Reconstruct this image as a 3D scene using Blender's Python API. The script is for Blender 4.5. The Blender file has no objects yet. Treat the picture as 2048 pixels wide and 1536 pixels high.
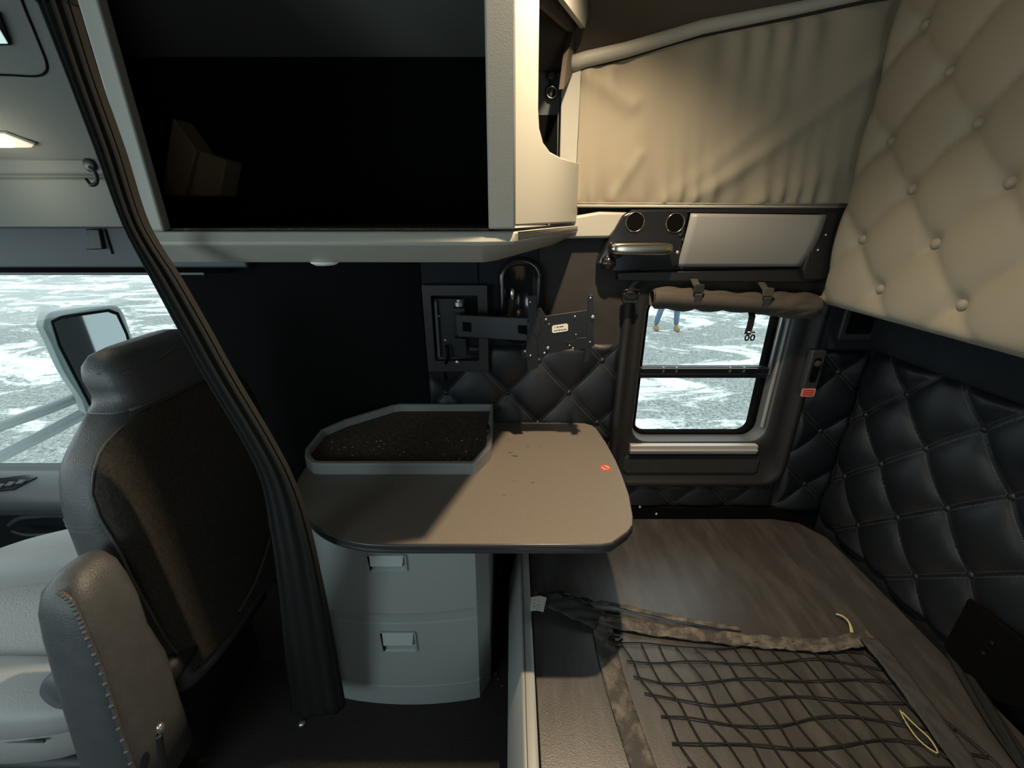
import bpy, bmesh, math, random
from mathutils import Vector, Matrix
random.seed(4)
PI = math.pi
S = bpy.context.scene
C = S.collection
# ------------------------------------------------------------------ camera
F = 840.0                      # focal length in pixels of the 2048 px wide frame
TH = math.radians(21.6)
CZ = 1.5
cam = bpy.data.objects.new('camera', bpy.data.cameras.new('camera'))
C.objects.link(cam)
cam.location = (0, 0, CZ)
cam.rotation_euler = (PI/2 - TH, 0, 0)
cam.data.sensor_fit = 'HORIZONTAL'
cam.data.sensor_width = 36.0
cam.data.lens = 36.0 * F / 2048.0
cam.data.clip_start = 0.02
cam.data.clip_end = 300
S.camera = cam
S.view_settings.view_transform = 'Standard'
S.view_settings.look = 'None'
S.view_settings.exposure = 0.0
S.view_settings.gamma = 1.0
S.view_settings.use_curve_mapping = False
# ------------------------------------------------------------------ world and lights
w = bpy.data.worlds.new('overcast'); S.world = w; w.use_nodes = True
bg = w.node_tree.nodes['Background']
bg.inputs[0].default_value = (0.90, 0.985, 1.0, 1)
bg.inputs[1].default_value = 1.65
def area(name, loc, rot, sx, sy, power, col):
    l = bpy.data.lights.new(name, 'AREA'); l.shape = 'RECTANGLE'; l.size = sx; l.size_y = sy
    l.energy = power; l.color = col
    o = bpy.data.objects.new(name, l); C.objects.link(o); o.location = loc; o.rotation_euler = rot
    return o
area('windshield_daylight', (-2.32, 0.2, 1.45), (0, math.radians(-90), 0), 0.7, 1.9, 4.2, (0.72, 0.95, 1.0))
area('driver_window_daylight', (-1.45, -0.97, 1.25), (math.radians(90), 0, 0), 0.9, 0.7, 9.0, (0.72, 0.95, 1.0))
area('rear_window_daylight', (0.5, -0.97, 1.2), (math.radians(90), 0, 0), 0.5, 0.5, 1.2, (0.72, 0.95, 1.0))
LAMP = (0.24, 0.80, 2.22)
sp = bpy.data.lights.new('sleeper_dome_light', 'SPOT'); sp.energy = 104; sp.color = (1.0, 0.77, 0.51)
sp.spot_size = math.radians(130); sp.spot_blend = 1.0; sp.shadow_soft_size = 0.018
spo = bpy.data.objects.new('sleeper_dome_light', sp); C.objects.link(spo); spo.location = LAMP
spo.rotation_euler = (math.radians(4), math.radians(11), 0)
s2 = bpy.data.lights.new('second_dome_light', 'POINT'); s2.energy = 1.4; s2.color = (1.0, 0.77, 0.51); s2.shadow_soft_size = 0.05
s2o = bpy.data.objects.new('second_dome_light', s2); C.objects.link(s2o); s2o.location = (0.2, -0.35, 2.1)

# ------------------------------------------------------------------ pixel -> world on a plane
sn, cs = math.sin(TH), math.cos(TH)
def ray(u, v):
    b = (768 - v)/F
    return Vector(((u-1024)/F, cs + b*sn, -sn + b*cs))
def PY(u, v, Y):
    d = ray(u, v); t = Y/d.y; return Vector((d.x*t, Y, CZ + d.z*t))
def PZ(u, v, Z):
    d = ray(u, v); t = (Z-CZ)/d.z; return Vector((d.x*t, d.y*t, Z))
def PX(u, v, X):
    d = ray(u, v); t = X/d.x; return Vector((X, d.y*t, CZ + d.z*t))
def PP(u, v, p0, n):
    d = ray(u, v); o = Vector((0, 0, CZ)); t = (Vector(p0)-o).dot(n)/d.dot(n); return o + d*t

# ------------------------------------------------------------------ materials
MATS = {}
def mat(name, col, rough=0.6, metal=0.0, bump=0.0, bscale=300, vary=0.0, vscale=8, col2=None, spec=0.5, emit=None, es=0, sheen=0, thr=None, stretch=None, coat=0):
    m = bpy.data.materials.new(name); m.use_nodes = True; nt = m.node_tree; N = nt.nodes; L = nt.links
    b = N['Principled BSDF']
    b.inputs['Base Color'].default_value = (*col, 1); b.inputs['Roughness'].default_value = rough
    b.inputs['Metallic'].default_value = metal; b.inputs['Specular IOR Level'].default_value = spec
    if sheen: b.inputs['Sheen Weight'].default_value = sheen
    if coat: b.inputs['Coat Weight'].default_value = coat; b.inputs['Coat Roughness'].default_value = 0.32 if coat > 0.5 else 0.05
    if emit: b.inputs['Emission Color'].default_value = (*emit, 1); b.inputs['Emission Strength'].default_value = es
    tc = N.new('ShaderNodeTexCoord'); src = tc.outputs['Object']
    if stretch:
        mp = N.new('ShaderNodeMapping'); mp.inputs['Scale'].default_value = stretch[:3]
        if len(stretch) > 3: mp.inputs['Rotation'].default_value = (0, 0, stretch[3])
        L.new(src, mp.inputs['Vector']); src2 = mp.outputs['Vector']
    else: src2 = src
    if vary or col2:
        n = N.new('ShaderNodeTexNoise'); n.inputs['Scale'].default_value = vscale; n.inputs['Detail'].default_value = 6
        n.inputs['Roughness'].default_value = 0.65
        L.new(src2, n.inputs['Vector'])
        r = N.new('ShaderNodeValToRGB')
        c2 = col2 or tuple(min(1, c*(1+vary)) for c in col); c1 = col if col2 else tuple(c*(1-vary) for c in col)
        r.color_ramp.elements[0].color = (*c1, 1); r.color_ramp.elements[1].color = (*c2, 1)
        a, z = thr or (0.3, 0.7)
        r.color_ramp.elements[0].position = a; r.color_ramp.elements[1].position = z
        L.new(n.outputs['Fac'], r.inputs['Fac']); L.new(r.outputs['Color'], b.inputs['Base Color'])
    if bump:
        n = N.new('ShaderNodeTexNoise'); n.inputs['Scale'].default_value = bscale; n.inputs['Detail'].default_value = 3
        L.new(src, n.inputs['Vector'])
        bp = N.new('ShaderNodeBump'); bp.inputs['Strength'].default_value = bump; bp.inputs['Distance'].default_value = 0.002
        L.new(n.outputs['Fac'], bp.inputs['Height']); L.new(bp.outputs['Normal'], b.inputs['Normal'])
    MATS[name] = m
    return m
trim_m = mat('pale_trim', (0.40, 0.40, 0.355), 0.55, bump=0.06, bscale=500)
headliner_m = mat('grey_headliner', (0.14, 0.158, 0.152), 0.9, bump=0.3, bscale=700)
drawer_m = mat('grey_drawer_plastic', (0.38, 0.42, 0.41), 0.5, bump=0.08, bscale=600)
dark_m = mat('dark_cloth_wall', (0.014, 0.017, 0.021), 0.9, spec=0.25, bump=0.3, bscale=500, vary=0.15)
greywall_m = mat('grey_cloth_wall', (0.036, 0.035, 0.034), 0.92, spec=0.25, bump=0.3, bscale=700, vary=0.12, vscale=20)
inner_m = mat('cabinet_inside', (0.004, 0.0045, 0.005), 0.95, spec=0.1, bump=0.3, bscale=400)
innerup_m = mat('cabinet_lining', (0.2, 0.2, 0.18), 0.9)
ceil_m = mat('brown_ceiling', (0.085, 0.07, 0.055), 0.95, bump=0.4, bscale=600)
fabric_m = mat('taupe_fabric', (0.33, 0.30, 0.235), 0.9, bump=0.1, bscale=900, spec=0.2)
vinyl_m = mat('beige_vinyl', (0.40, 0.37, 0.31), 0.55, bump=0.35, bscale=420)
blackp_m = mat('black_plastic', (0.012, 0.012, 0.013), 0.45, bump=0.3, bscale=500)
frame_m = mat('window_frame_plastic', (0.017, 0.017, 0.0175), 0.5, bump=0.4, bscale=400)
gloss_m = mat('gloss_black', (0.012, 0.012, 0.014), 0.18, coat=0.3)
void_m = mat('deep_black', (0.003, 0.003, 0.003), 0.9, spec=0.08)
silver_m = mat('brushed_silver', (0.55, 0.55, 0.54), 0.35, metal=0.9)
sill_m = mat('sill_metal', (0.5, 0.5, 0.49), 0.4, metal=0.2)
silverp_m = mat('silver_panel', (0.30, 0.30, 0.285), 0.5, metal=0.15)
alu_m = mat('rail_aluminium', (0.50, 0.52, 0.50), 0.42, metal=0.35)
brass_m = mat('warm_chrome', (0.62, 0.56, 0.45), 0.22, metal=1.0)
steel_m = mat('black_steel', (0.020, 0.022, 0.025), 0.42, metal=0.4)
screw_m = mat('bright_screw', (0.7, 0.7, 0.68), 0.3, metal=0.9)
table_m = mat('table_laminate', (0.180, 0.158, 0.134), 0.42, bump=0.35, bscale=700, vary=0.10, vscale=300)
handle_m = mat('handle_grey', (0.55, 0.60, 0.60), 0.4)
edge_m = mat('table_edge', (0.05, 0.05, 0.055), 0.3)
rim_m = mat('tray_rim', (0.22, 0.23, 0.23), 0.45)
mat_m = mat('tray_mat', (0.045, 0.033, 0.022), 0.95, bump=0.8, bscale=350, col2=(0.14, 0.10, 0.065), vscale=90, thr=(0.45, 0.85))
carpet_m = mat('dark_carpet', (0.045, 0.040, 0.037), 1.0, spec=0.1, bump=1.0, bscale=500, vary=0.4, vscale=200)
board_m = mat('black_scratched_board', (0.050, 0.047, 0.045), 0.36, bump=0.25, bscale=420, spec=1.0, coat=0.6, col2=(0.115, 0.112, 0.11), vscale=2.4, thr=(0.46, 0.80), stretch=(6, 1.3, 1, math.radians(-38)))
leather_m = mat('grey_leather', (0.085, 0.09, 0.092), 0.40, bump=0.5, bscale=380, vary=0.12, vscale=30)
leatherl_m = mat('light_leather', (0.36, 0.36, 0.35), 0.45, bump=0.45, bscale=380)
perf_m = mat('perforated_leather', (0.44, 0.44, 0.42), 0.6, bump=0.9, bscale=220)
seatfab_m = mat('seat_back_fabric', (0.040, 0.034, 0.026), 0.95, bump=0.9, bscale=420, vary=0.5, vscale=160)
thread_m = mat('stitching', (0.10, 0.10, 0.095), 0.7)
curtain_m = mat('black_curtain', (0.017, 0.018, 0.017), 0.85, bump=0.3, bscale=700, spec=0.25)
web_m = mat('webbing', (0.06, 0.055, 0.05), 0.7, bump=0.8, bscale=260, col2=(0.26, 0.235, 0.19), vscale=26, thr=(0.45, 0.75))
webd_m = mat('dark_webbing', (0.045, 0.045, 0.045), 0.8, bump=0.8, bscale=260, vary=0.3, vscale=30)
cord_m = mat('net_cord', (0.009, 0.006, 0.0045), 0.8)
shade_m = mat('rolled_shade', (0.060, 0.052, 0.042), 0.8, bump=0.4, bscale=400, vary=0.2)
white_m = mat('white_label', (0.72, 0.70, 0.62), 0.6)
latch_m = mat('latch_grey', (0.032, 0.036, 0.037), 0.5)
ink_m = mat('ink', (0.12, 0.11, 0.10), 0.7)
red_m = mat('red_label', (0.65, 0.035, 0.02), 0.5)
pink_m = mat('pale_red', (0.75, 0.33, 0.26), 0.5)
yellow_m = mat('yellow_cord', (0.62, 0.55, 0.22), 0.6)
head_m = mat('door_header', (0.060, 0.075, 0.085), 0.6, bump=0.3, bscale=400)
doorp_m = mat('door_panel', (0.016, 0.018, 0.020), 0.6, bump=0.3)
doorarm_m = mat('door_armrest', (0.085, 0.095, 0.10), 0.45, bump=0.3)
mirrorh_m = mat('mirror_housing', (0.22, 0.27, 0.27), 0.35, bump=0.2)
mirrorg_m = mat('mirror_glass', (0.28, 0.32, 0.33), 0.03, metal=1.0)
lens_m = mat('lit_lens', (0.9, 0.85, 0.7), 0.3, emit=(1.0, 0.86, 0.62), es=2.0)
lensd_m = mat('frosted_lens', (0.75, 0.78, 0.8), 0.25, emit=(0.8, 0.95, 1.0), es=0.05)
sky_m = mat('lit_window', (0.8, 0.9, 0.9), 0.5, emit=(0.62, 0.9, 0.9), es=0.5)
box_m = mat('brown_card', (0.16, 0.11, 0.065), 0.9)
jean_m = mat('denim', (0.12, 0.18, 0.26), 0.9, vary=0.3, vscale=30)
boot_m = mat('tan_boot', (0.30, 0.20, 0.10), 0.8)
jacket_m = mat('dark_jacket', (0.03, 0.035, 0.05), 0.9)
skin_m = mat('skin', (0.45, 0.28, 0.2), 0.6)
hair_m = mat('hair', (0.03, 0.02, 0.015), 0.8)

def glass(name='window_glass'):
    m = bpy.data.materials.new(name); m.use_nodes = True; nt = m.node_tree; nt.nodes.clear()
    o = nt.nodes.new('ShaderNodeOutputMaterial'); a = nt.nodes.new('ShaderNodeBsdfTransparent'); g = nt.nodes.new('ShaderNodeBsdfGlossy')
    a.inputs[0].default_value = (0.93, 0.98, 0.98, 1); g.inputs['Roughness'].default_value = 0.02
    x = nt.nodes.new('ShaderNodeMixShader'); x.inputs[0].default_value = 0.05
    nt.links.new(a.outputs[0], x.inputs[1]); nt.links.new(g.outputs[0], x.inputs[2]); nt.links.new(x.outputs[0], o.inputs[0])
    return m
glass_m = glass()

def tuft_mat(name, col, stitch, rough):
    m = mat(name, col, rough, bump=0.35, bscale=420); nt = m.node_tree; N = nt.nodes; L = nt.links
    b = N['Principled BSDF']
    uv = N.new('ShaderNodeUVMap'); uv.uv_map = 'lattice'; sx = N.new('ShaderNodeSeparateXYZ'); L.new(uv.outputs[0], sx.inputs[0])
    outs = []
    def M(op, a, bb=None):
        n = N.new('ShaderNodeMath'); n.operation = op
        for i, x in enumerate((a, bb)):
            if x is None: continue
            if isinstance(x, (int, float)): n.inputs[i].default_value = x
            else: L.new(x, n.inputs[i])
        return n.outputs[0]
    for k in (0, 1):
        d = M('ABSOLUTE', M('SUBTRACT', M('FRACT', M('ADD', sx.outputs[k], 0.5)), 0.5))
        other = sx.outputs[1-k]
        dash = M('GREATER_THAN', M('FRACT', M('MULTIPLY', other, 26)), 0.35)
        e = M('LESS_THAN', M('ABSOLUTE', M('SUBTRACT', d, 0.035)), 0.008)
        outs.append(M('MULTIPLY', e, dash))
    f = M('MULTIPLY', M('MAXIMUM', outs[0], outs[1]), 0.6)
    mx = N.new('ShaderNodeMix'); mx.data_type = 'RGBA'
    mx.inputs[6].default_value = (*col, 1); mx.inputs[7].default_value = (*stitch, 1)
    L.new(f, mx.inputs[0]); L.new(mx.outputs[2], b.inputs['Base Color'])
    return m
tuftd_m = tuft_mat('dark_tufted_vinyl', (0.007, 0.0095, 0.0135), (0.075, 0.08, 0.085), 0.44)
tuftb_m = mat('beige_tufted_vinyl', (0.29, 0.27, 0.215), 0.6, bump=0.15, bscale=420)

# ------------------------------------------------------------------ object helpers
WORLD = {}
def obj(name, bm, m, parent=None, smooth=False, bevel=0, kind=None, segs=2, subsurf=0, solid=0):
    bmesh.ops.recalc_face_normals(bm, faces=bm.faces)
    me = bpy.data.meshes.new(name)
    if bm.verts:
        lo = Vector([min(v.co[i] for v in bm.verts) for i in range(3)]); hi = Vector([max(v.co[i] for v in bm.verts) for i in range(3)])
        org = Vector(((lo.x+hi.x)/2, (lo.y+hi.y)/2, lo.z))
        for v in bm.verts: v.co -= org
    else: org = Vector()
    bm.to_mesh(me); bm.free()
    me.materials.append(m)
    for p in me.polygons: p.use_smooth = bool(smooth or bevel)
    o = bpy.data.objects.new(name, me); C.objects.link(o)
    WORLD[o.name] = org
    if parent:
        o.parent = parent; o.location = org - WORLD[parent.name]
    else: o.location = org
    if solid:
        d = o.modifiers.new('thickness', 'SOLIDIFY'); d.thickness = solid; d.offset = 0
    if bevel:
        d = o.modifiers.new('bevel', 'BEVEL'); d.width = bevel; d.segments = segs; d.limit_method = 'ANGLE'; d.angle_limit = math.radians(35)
        d.harden_normals = False
        me.set_sharp_from_angle(angle=math.radians(50))
    if subsurf:
        d = o.modifiers.new('sub', 'SUBSURF'); d.levels = subsurf; d.render_levels = subsurf
    if kind: o['kind'] = kind
    return o
def tag(o, label, cat, group=None, kind=None):
    o['label'] = label; o['category'] = cat
    if group: o['group'] = group
    if kind: o['kind'] = kind
    return o
def thing(name, loc, label, cat, group=None, kind=None):
    o = bpy.data.objects.new(name, None); C.objects.link(o); o.location = loc; o.empty_display_size = 0.05
    WORLD[o.name] = Vector(loc)
    return tag(o, label, cat, group, kind)

def box(lo, hi, bm=None):
    bm = bm or bmesh.new(); x0, y0, z0 = lo; x1, y1, z1 = hi
    v = [bm.verts.new(p) for p in ((x0,y0,z0),(x1,y0,z0),(x1,y1,z0),(x0,y1,z0),(x0,y0,z1),(x1,y0,z1),(x1,y1,z1),(x0,y1,z1))]
    for f in ((0,3,2,1),(4,5,6,7),(0,1,5,4),(1,2,6,5),(2,3,7,6),(3,0,4,7)): bm.faces.new([v[i] for i in f])
    return bm
def prism(pts, off, bm=None):
    bm = bm or bmesh.new(); off = Vector(off)
    a = [bm.verts.new(Vector(p)) for p in pts]; b = [bm.verts.new(Vector(p)+off) for p in pts]
    bm.faces.new(a); bm.faces.new(b[::-1]); n = len(pts)
    for i in range(n): bm.faces.new((a[i], b[i], b[(i+1) % n], a[(i+1) % n]))
    return bm
def loft(loops, cap0=True, cap1=True, bm=None, closed=True):
    bm = bm or bmesh.new()
    R = [[bm.verts.new(Vector(p)) for p in L] for L in loops]; n = len(R[0])
    for a, b in zip(R, R[1:]):
        for i in range(n if closed else n-1): bm.faces.new((a[i], a[(i+1) % n], b[(i+1) % n], b[i]))
    if cap0: bm.faces.new(R[0][::-1])
    if cap1: bm.faces.new(R[-1])
    return bm
def tube(pts, r, n=8, bm=None, caps=True, flat=1.0):
    bm = bm or bmesh.new(); pts = [Vector(p) for p in pts]; loops = []
    up = None
    for i, p in enumerate(pts):
        t = (pts[min(i+1, len(pts)-1)] - pts[max(i-1, 0)]).normalized()
        if up is None: up = Vector((0, 0, 1)) if abs(t.z) < 0.9 else Vector((0, 1, 0))
        s = t.cross(up).normalized(); up = s.cross(t).normalized()
        rr = r[i] if isinstance(r, (list, tuple)) else r
        loops.append([p + s*math.cos(2*PI*k/n)*rr + up*math.sin(2*PI*k/n)*rr*flat for k in range(n)])
    return loft(loops, caps, caps, bm)
def lathe(center, axis, prof, n=24, bm=None, caps=(True, True)):
    c = Vector(center); a = Vector(axis).normalized(); q = Vector((0, 0, 1)) if abs(a.z) < 0.9 else Vector((1, 0, 0))
    s = a.cross(q).normalized(); t = a.cross(s)
    loops = [[c + a*h + (s*math.cos(2*PI*k/n) + t*math.sin(2*PI*k/n))*max(r, 1e-4) for k in range(n)] for r, h in prof]
    return loft(loops, caps[0], caps[1], bm)
def dome(center, axis, r, h, n=14, bm=None):
    return lathe(center, axis, [(r, 0)] + [(r*math.cos(a), h*math.sin(a)) for a in [PI/2*k/5 for k in range(1, 5)]] + [(r*0.05, h)], n, bm)
def rrect(x0, x1, z0, z1, r, n=6):
    pts = []
    for cx, cz, a0 in ((x1-r, z1-r, 0), (x0+r, z1-r, 90), (x0+r, z0+r, 180), (x1-r, z0+r, 270)):
        for k in range(n+1):
            a = math.radians(a0 + 90*k/n); pts.append((cx + r*math.cos(a), cz + r*math.sin(a)))
    return pts
def rrY(x0, x1, z0, z1, r, Y, n=6): return [(x, Y, z) for x, z in rrect(x0, x1, z0, z1, r, n)]
def grid(f, nu, nv, uvf=None, bm=None):
    bm = bm or bmesh.new(); V = [[bm.verts.new(f(i/nu, j/nv)) for i in range(nu+1)] for j in range(nv+1)]
    uvl = bm.loops.layers.uv.new('lattice') if uvf else None
    for j in range(nv):
        for i in range(nu):
            fc = bm.faces.new((V[j][i], V[j][i+1], V[j+1][i+1], V[j+1][i]))
            if uvl:
                for lp, (a, b) in zip(fc.loops, ((i, j), (i+1, j), (i+1, j+1), (i, j+1))): lp[uvl].uv = uvf(a/nu, b/nv)
    return bm
def selli(c, r, e=2.6, nu=28, nv=16, bm=None):
    """rounded box: superellipsoid"""
    def f(i, j):
        a = -PI + 2*PI*i; b = -PI/2 + PI*j
        sg = lambda q: math.copysign(abs(q)**(2/e), q)
        return Vector((c[0] + r[0]*sg(math.cos(b))*sg(math.cos(a)), c[1] + r[1]*sg(math.cos(b))*sg(math.sin(a)), c[2] + r[2]*sg(math.sin(b))))
    bm = bm or bmesh.new(); R = []
    for j in range(1, nv): R.append([f(i/nu, j/nv) for i in range(nu)])
    return loft(R, True, True, bm)
def interp(tbl, x):
    for (a, b), (c, d) in zip(tbl, tbl[1:]):
        if a <= x <= c:
            t = (x-a)/(c-a); t = t
            return b + (d-b)*t
    return tbl[0][1] if x < tbl[0][0] else tbl[-1][1]
def smooth_path(pts, n=8):
    P = [Vector(p) for p in pts]; out = []
    for i in range(len(P)-1):
        p0 = P[max(i-1, 0)]; p1 = P[i]; p2 = P[i+1]; p3 = P[min(i+2, len(P)-1)]
        for k in range(n):
            t = k/n
            out.append(0.5*((2*p1) + (p2-p0)*t + (2*p0-5*p1+4*p2-p3)*t*t + (3*p1-p0-3*p2+p3)*t**3))
    out.append(P[-1]); return out
def ribbon(center, width, normal, thick=0.003, wave=0.0, bm=None, seed=0):
    rnd = random.Random(seed); C_ = [Vector(p) for p in center]; N_ = Vector(normal); loops = []
    for i, p in enumerate(C_):
        t = (C_[min(i+1, len(C_)-1)] - C_[max(i-1, 0)]).normalized(); s = t.cross(N_).normalized()
        wd = width[i] if isinstance(width, (list, tuple)) else width
        q = []
        K = 6
        for k in range(K+1):
            f = k/K - 0.5; dz = wave*(math.sin(i*1.1+k*1.7+seed)+0.6*math.sin(i*2.3-k*0.8)) if wave else 0
            q.append(p + s*wd*f + N_*(dz + abs(wave)))
        loops.append(q + [a + N_*thick for a in q[::-1]])
    return loft(loops, True, True, bm)
def tufted(p0, ax, az, n, A, B, a0, b0, da, db, depth, soft, res=0.010, edge=0.02, mask=None):
    """padded surface: p0 + ax*a + az*b, bulging along n; buttons at (a0+i*da, b0+j*db) and half offsets"""
    p0 = Vector(p0); ax = Vector(ax); az = Vector(az); n = Vector(n)
    nu, nv = int((A[1]-A[0])/res), int((B[1]-B[0])/res)
    def lat(i, j):
        a = A[0] + (A[1]-A[0])*i; b = B[0] + (B[1]-B[0])*j
        p = (a-a0)/da; q = (b-b0)/db
        return a, b, p+q, p-q
    def f(i, j):
        a, b, u, v = lat(i, j)
        su, sv = abs(math.sin(PI*u)), abs(math.sin(PI*v))
        cre = (su*sv)**0.42
        du = u-round(u); dv = v-round(v)
        # buttons sit where both u and v are integers of equal parity
        r2 = du*du + dv*dv if True else 1
        dim = 1-math.exp(-r2/0.018)
        h = depth*((1-soft)*cre + soft*(0.35*cre + 0.65)*dim) if soft else depth*cre*(0.55+0.45*dim)
        e = min(a-A[0], A[1]-a, b-B[0], B[1]-b)
        if e < edge: h *= math.sqrt(max(0, e/edge*(2-e/edge)))
        return p0 + ax*a + az*b + n*h
    bm = grid(f, nu, nv, lambda i, j: lat(i, j)[2:])
    nodes = []
    for i in range(-12, 13):
        for j in range(-12, 13):
            for o in (0, 0.5):
                a = a0 + (i+o)*da; b = b0 + (j+o)*db
                if A[0]+0.03 < a < A[1]-0.03 and B[0]+0.03 < b < B[1]-0.03: nodes.append((p0 + ax*a + az*b, n))
    return bm, nodes
W = 1.41
RX = 1.25

# ================================================================== STRUCTURE
obj('floor', box((-2.4, -1.0, -0.05), (1.3, 1.46, 0.0)), carpet_m, kind='structure')
# sleeper side wall around the window opening
WX0, WX1, WZ0, WZ1 = 0.44, 0.975, 0.69, 1.27
side = box((-0.82, W, 0), (WX0, W+0.07, 2.4))
box((WX1, W, 0), (1.32, W+0.07, 2.4), side)
box((WX0, W, 0), (WX1, W+0.07, WZ0), side)
box((WX0, W, WZ1), (WX1, W+0.07, 2.4), side)
wall_side = obj('wall_side', side, greywall_m, kind='structure')
# recess wall on the far left under the cabinet, its shade painted near black
obj('wall_recess', box((-0.82, W-0.012, 0), (-0.30, W, 1.47)), inner_m, wall_side)
p = box((-0.298, W-0.008, 0.80), (0.085, W, 1.47)); obj('wall_lining', p, dark_m, wall_side, bevel=0.003)  # darker sheet puts the cabinet's shadow on the grey cloth into the colour
obj('lining_seam', box((-0.112, W-0.0095, 0.80), (-0.108, W-0.0075, 1.47)), void_m, wall_side)
# padded parts of side wall
DX, DZ = 0.222, 0.244
bm, nodes = tufted((0, W-0.006, 0), (1, 0, 0), (0, 0, 1), (0, -1, 0), (-0.30, 0.372), (0.72, 1.092), 0.206, 0.911, DX, DZ, 0.026, 0)
pad = obj('wall_padding', bm, tuftd_m, wall_side, smooth=True)
btn_bm = dome((0, 0, 0), (0, -1, 0), 0.0105, 0.008)
def buttons(nodes, parent, m, r=0.0105, h=0.008, off=0.0):
    first = None
    for q, n in nodes:
        bm = dome(q + n*off, n, r, h)
        obj('button', bm, m, parent, smooth=True)
buttons(nodes, pad, tuftd_m)
bm, nodes = tufted((0, W-0.006, 0), (1, 0, 0), (0, 0, 1), (0, -1, 0), (0.372, 1.045), (0.415, 0.522), 0.206, 0.42+0.005, DX, DZ, 0.018, 0)
obj('wall_padding', bm, tuftd_m, wall_side, smooth=True)
bm, nodes = tufted((0, W-0.006, 0), (1, 0, 0), (0, 0, 1), (0, -1, 0), (1.055, RX), (0.40, 1.07), 1.16, 0.755, 0.26, 0.235, 0.03, 0)
pad3 = obj('wall_padding', bm, tuftd_m, wall_side, smooth=True)
buttons([nd for nd in nodes if abs(nd[0].x-1.16) < 0.02], pad3, tuftd_m)
# smooth cap above right padding
obj('wall_lining', box((1.055, W-0.03, 1.075), (RX, W, 1.5)), dark_m, wall_side, bevel=0.012)
# rear wall
wall_rear = obj('wall_rear', box((RX, -1.0, 0), (RX+0.07, W, 2.4)), dark_m, kind='structure')
bm, nodes = tufted((RX, 0, 0), (0, 1, 0), (0, 0, 1), (-1, 0, 0), (-0.4, 1.385), (0.37, 1.075), 1.222, 0.98, 0.234, 0.256, 0.034, 0)
pad4 = obj('wall_padding', bm, tuftd_m, wall_rear, smooth=True)
buttons(nodes, pad4, tuftd_m)
def cap(i, j):
    a = PI*j; return Vector((RX - 0.002 - 0.045*math.sin(a)**0.7, -0.4 + 1.785*i, 1.17 + -0.09*math.cos(a)))
obj('wall_bolster', grid(cap, 6, 14), dark_m, wall_rear, smooth=True)
# sleeper ceiling, curving up from the side wall
def ztop(x): return interp([(-0.85, 1.86), (0.12, 1.86), (0.185, 1.88), (0.305, 1.903), (0.5, 1.952), (0.755, 1.994), (0.929, 2.025), (1.3, 2.07)], x)
def ceil(i, j):
    x = -0.86 + 2.18*i; z0 = ztop(x)
    if j < 0.5:
        a = j*2*PI/2; return Vector((x, 1.41 - 0.55*(1-math.cos(a)), z0 + (2.30-z0)*math.sin(a)))
    return Vector((x, 0.86 - 1.9*(j-0.5)*2, 2.30))
obj('ceiling', grid(ceil, 40, 24), ceil_m, smooth=True, kind='structure', solid=0.02)
# walls closing the truck behind the camera and at the front, with their window openings
dw = box((-2.4, -1.07, 0), (1.32, -1.0, 0.85))
box((-2.4, -1.07, 1.65), (1.32, -1.0, 2.4), dw); box((-2.4, -1.07, 0.85), (-1.95, -1.0, 1.65), dw)
box((-0.95, -1.07, 0.85), (0.2, -1.0, 1.65), dw); box((0.8, -1.07, 0.85), (1.32, -1.0, 1.65), dw)
obj('wall_driver', dw, dark_m, kind='structure')
fw = box((-2.47, -1.07, 0), (-2.4, 1.48, 1.0)); box((-2.47, -1.07, 1.85), (-2.4, 1.48, 2.4), fw)
obj('wall_front', fw, dark_m, kind='structure')
# ---- cab passenger door wall
cabw = box((-2.4, 1.42, 1.334), (-1.12, 1.49, 2.4))
box((-2.4, 1.42, 0), (-1.12, 1.49, 0.56), cabw); box((-2.4, 1.42, 0.56), (-2.25, 1.49, 1.334), cabw)
wc_ = obj('wall_cab', cabw, head_m, kind='structure')
obj('pillar', box((-1.13, 1.407, 0), (-0.82, 1.49, 2.4)), inner_m, wc_)
# door
door = obj('door_1', box((-2.2, 1.385, 0.10), (-0.95, 1.42, 0.566)), doorp_m, kind='structure', bevel=0.006)
arm_pr = [(1.415, 0.577), (1.375, 0.577), (1.30, 0.553), (1.27, 0.535), (1.262, 0.505), (1.28, 0.46), (1.385, 0.43)]
obj('door_armrest', prism([(-2.1, y, z) for y, z in arm_pr], (0.98, 0, 0)), doorarm_m, door, bevel=0.012)
dn_ = Vector((0, -0.024, 0.075)).normalized(); dp_ = Vector((0, 1.30, 0.554))
sw = prism([PP(u, v, dp_, dn_) for u, v in ((-30, 962), (60, 950), (75, 955), (28, 980), (-30, 986))], dn_*0.004)
sp_ = obj('switch_panel', sw, gloss_m, door)
for k in range(3):
    q = PP(2+k*21, 974-k*4, dp_, dn_) + dn_*0.003
    obj('window_switch', prism([q + Vector((x, y, y*0.32)) for x, y in ((-0.012, -0.011), (0.012, -0.008), (0.014, 0.008), (-0.010, 0.009))], dn_*0.007), doorarm_m, sp_, bevel=0.002)
bm = tube(smooth_path([PY(20, 1050, 1.33), PY(45, 1035, 1.31), PY(110, 1030, 1.31), PY(150, 1034, 1.31)], 5), 0.010); obj('door_pull', bm, head_m, door, smooth=True)
bm = tube(smooth_path([PY(25, 1062, 1.33), PY(60, 1070, 1.31), PY(150, 1064, 1.31)], 5), 0.006); obj('door_pull_trim', bm, doorarm_m, door, smooth=True)
obj('window_2', box((-2.25, 1.452, 0.56), (-1.12, 1.457, 1.334)), glass_m, kind='structure')
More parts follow.
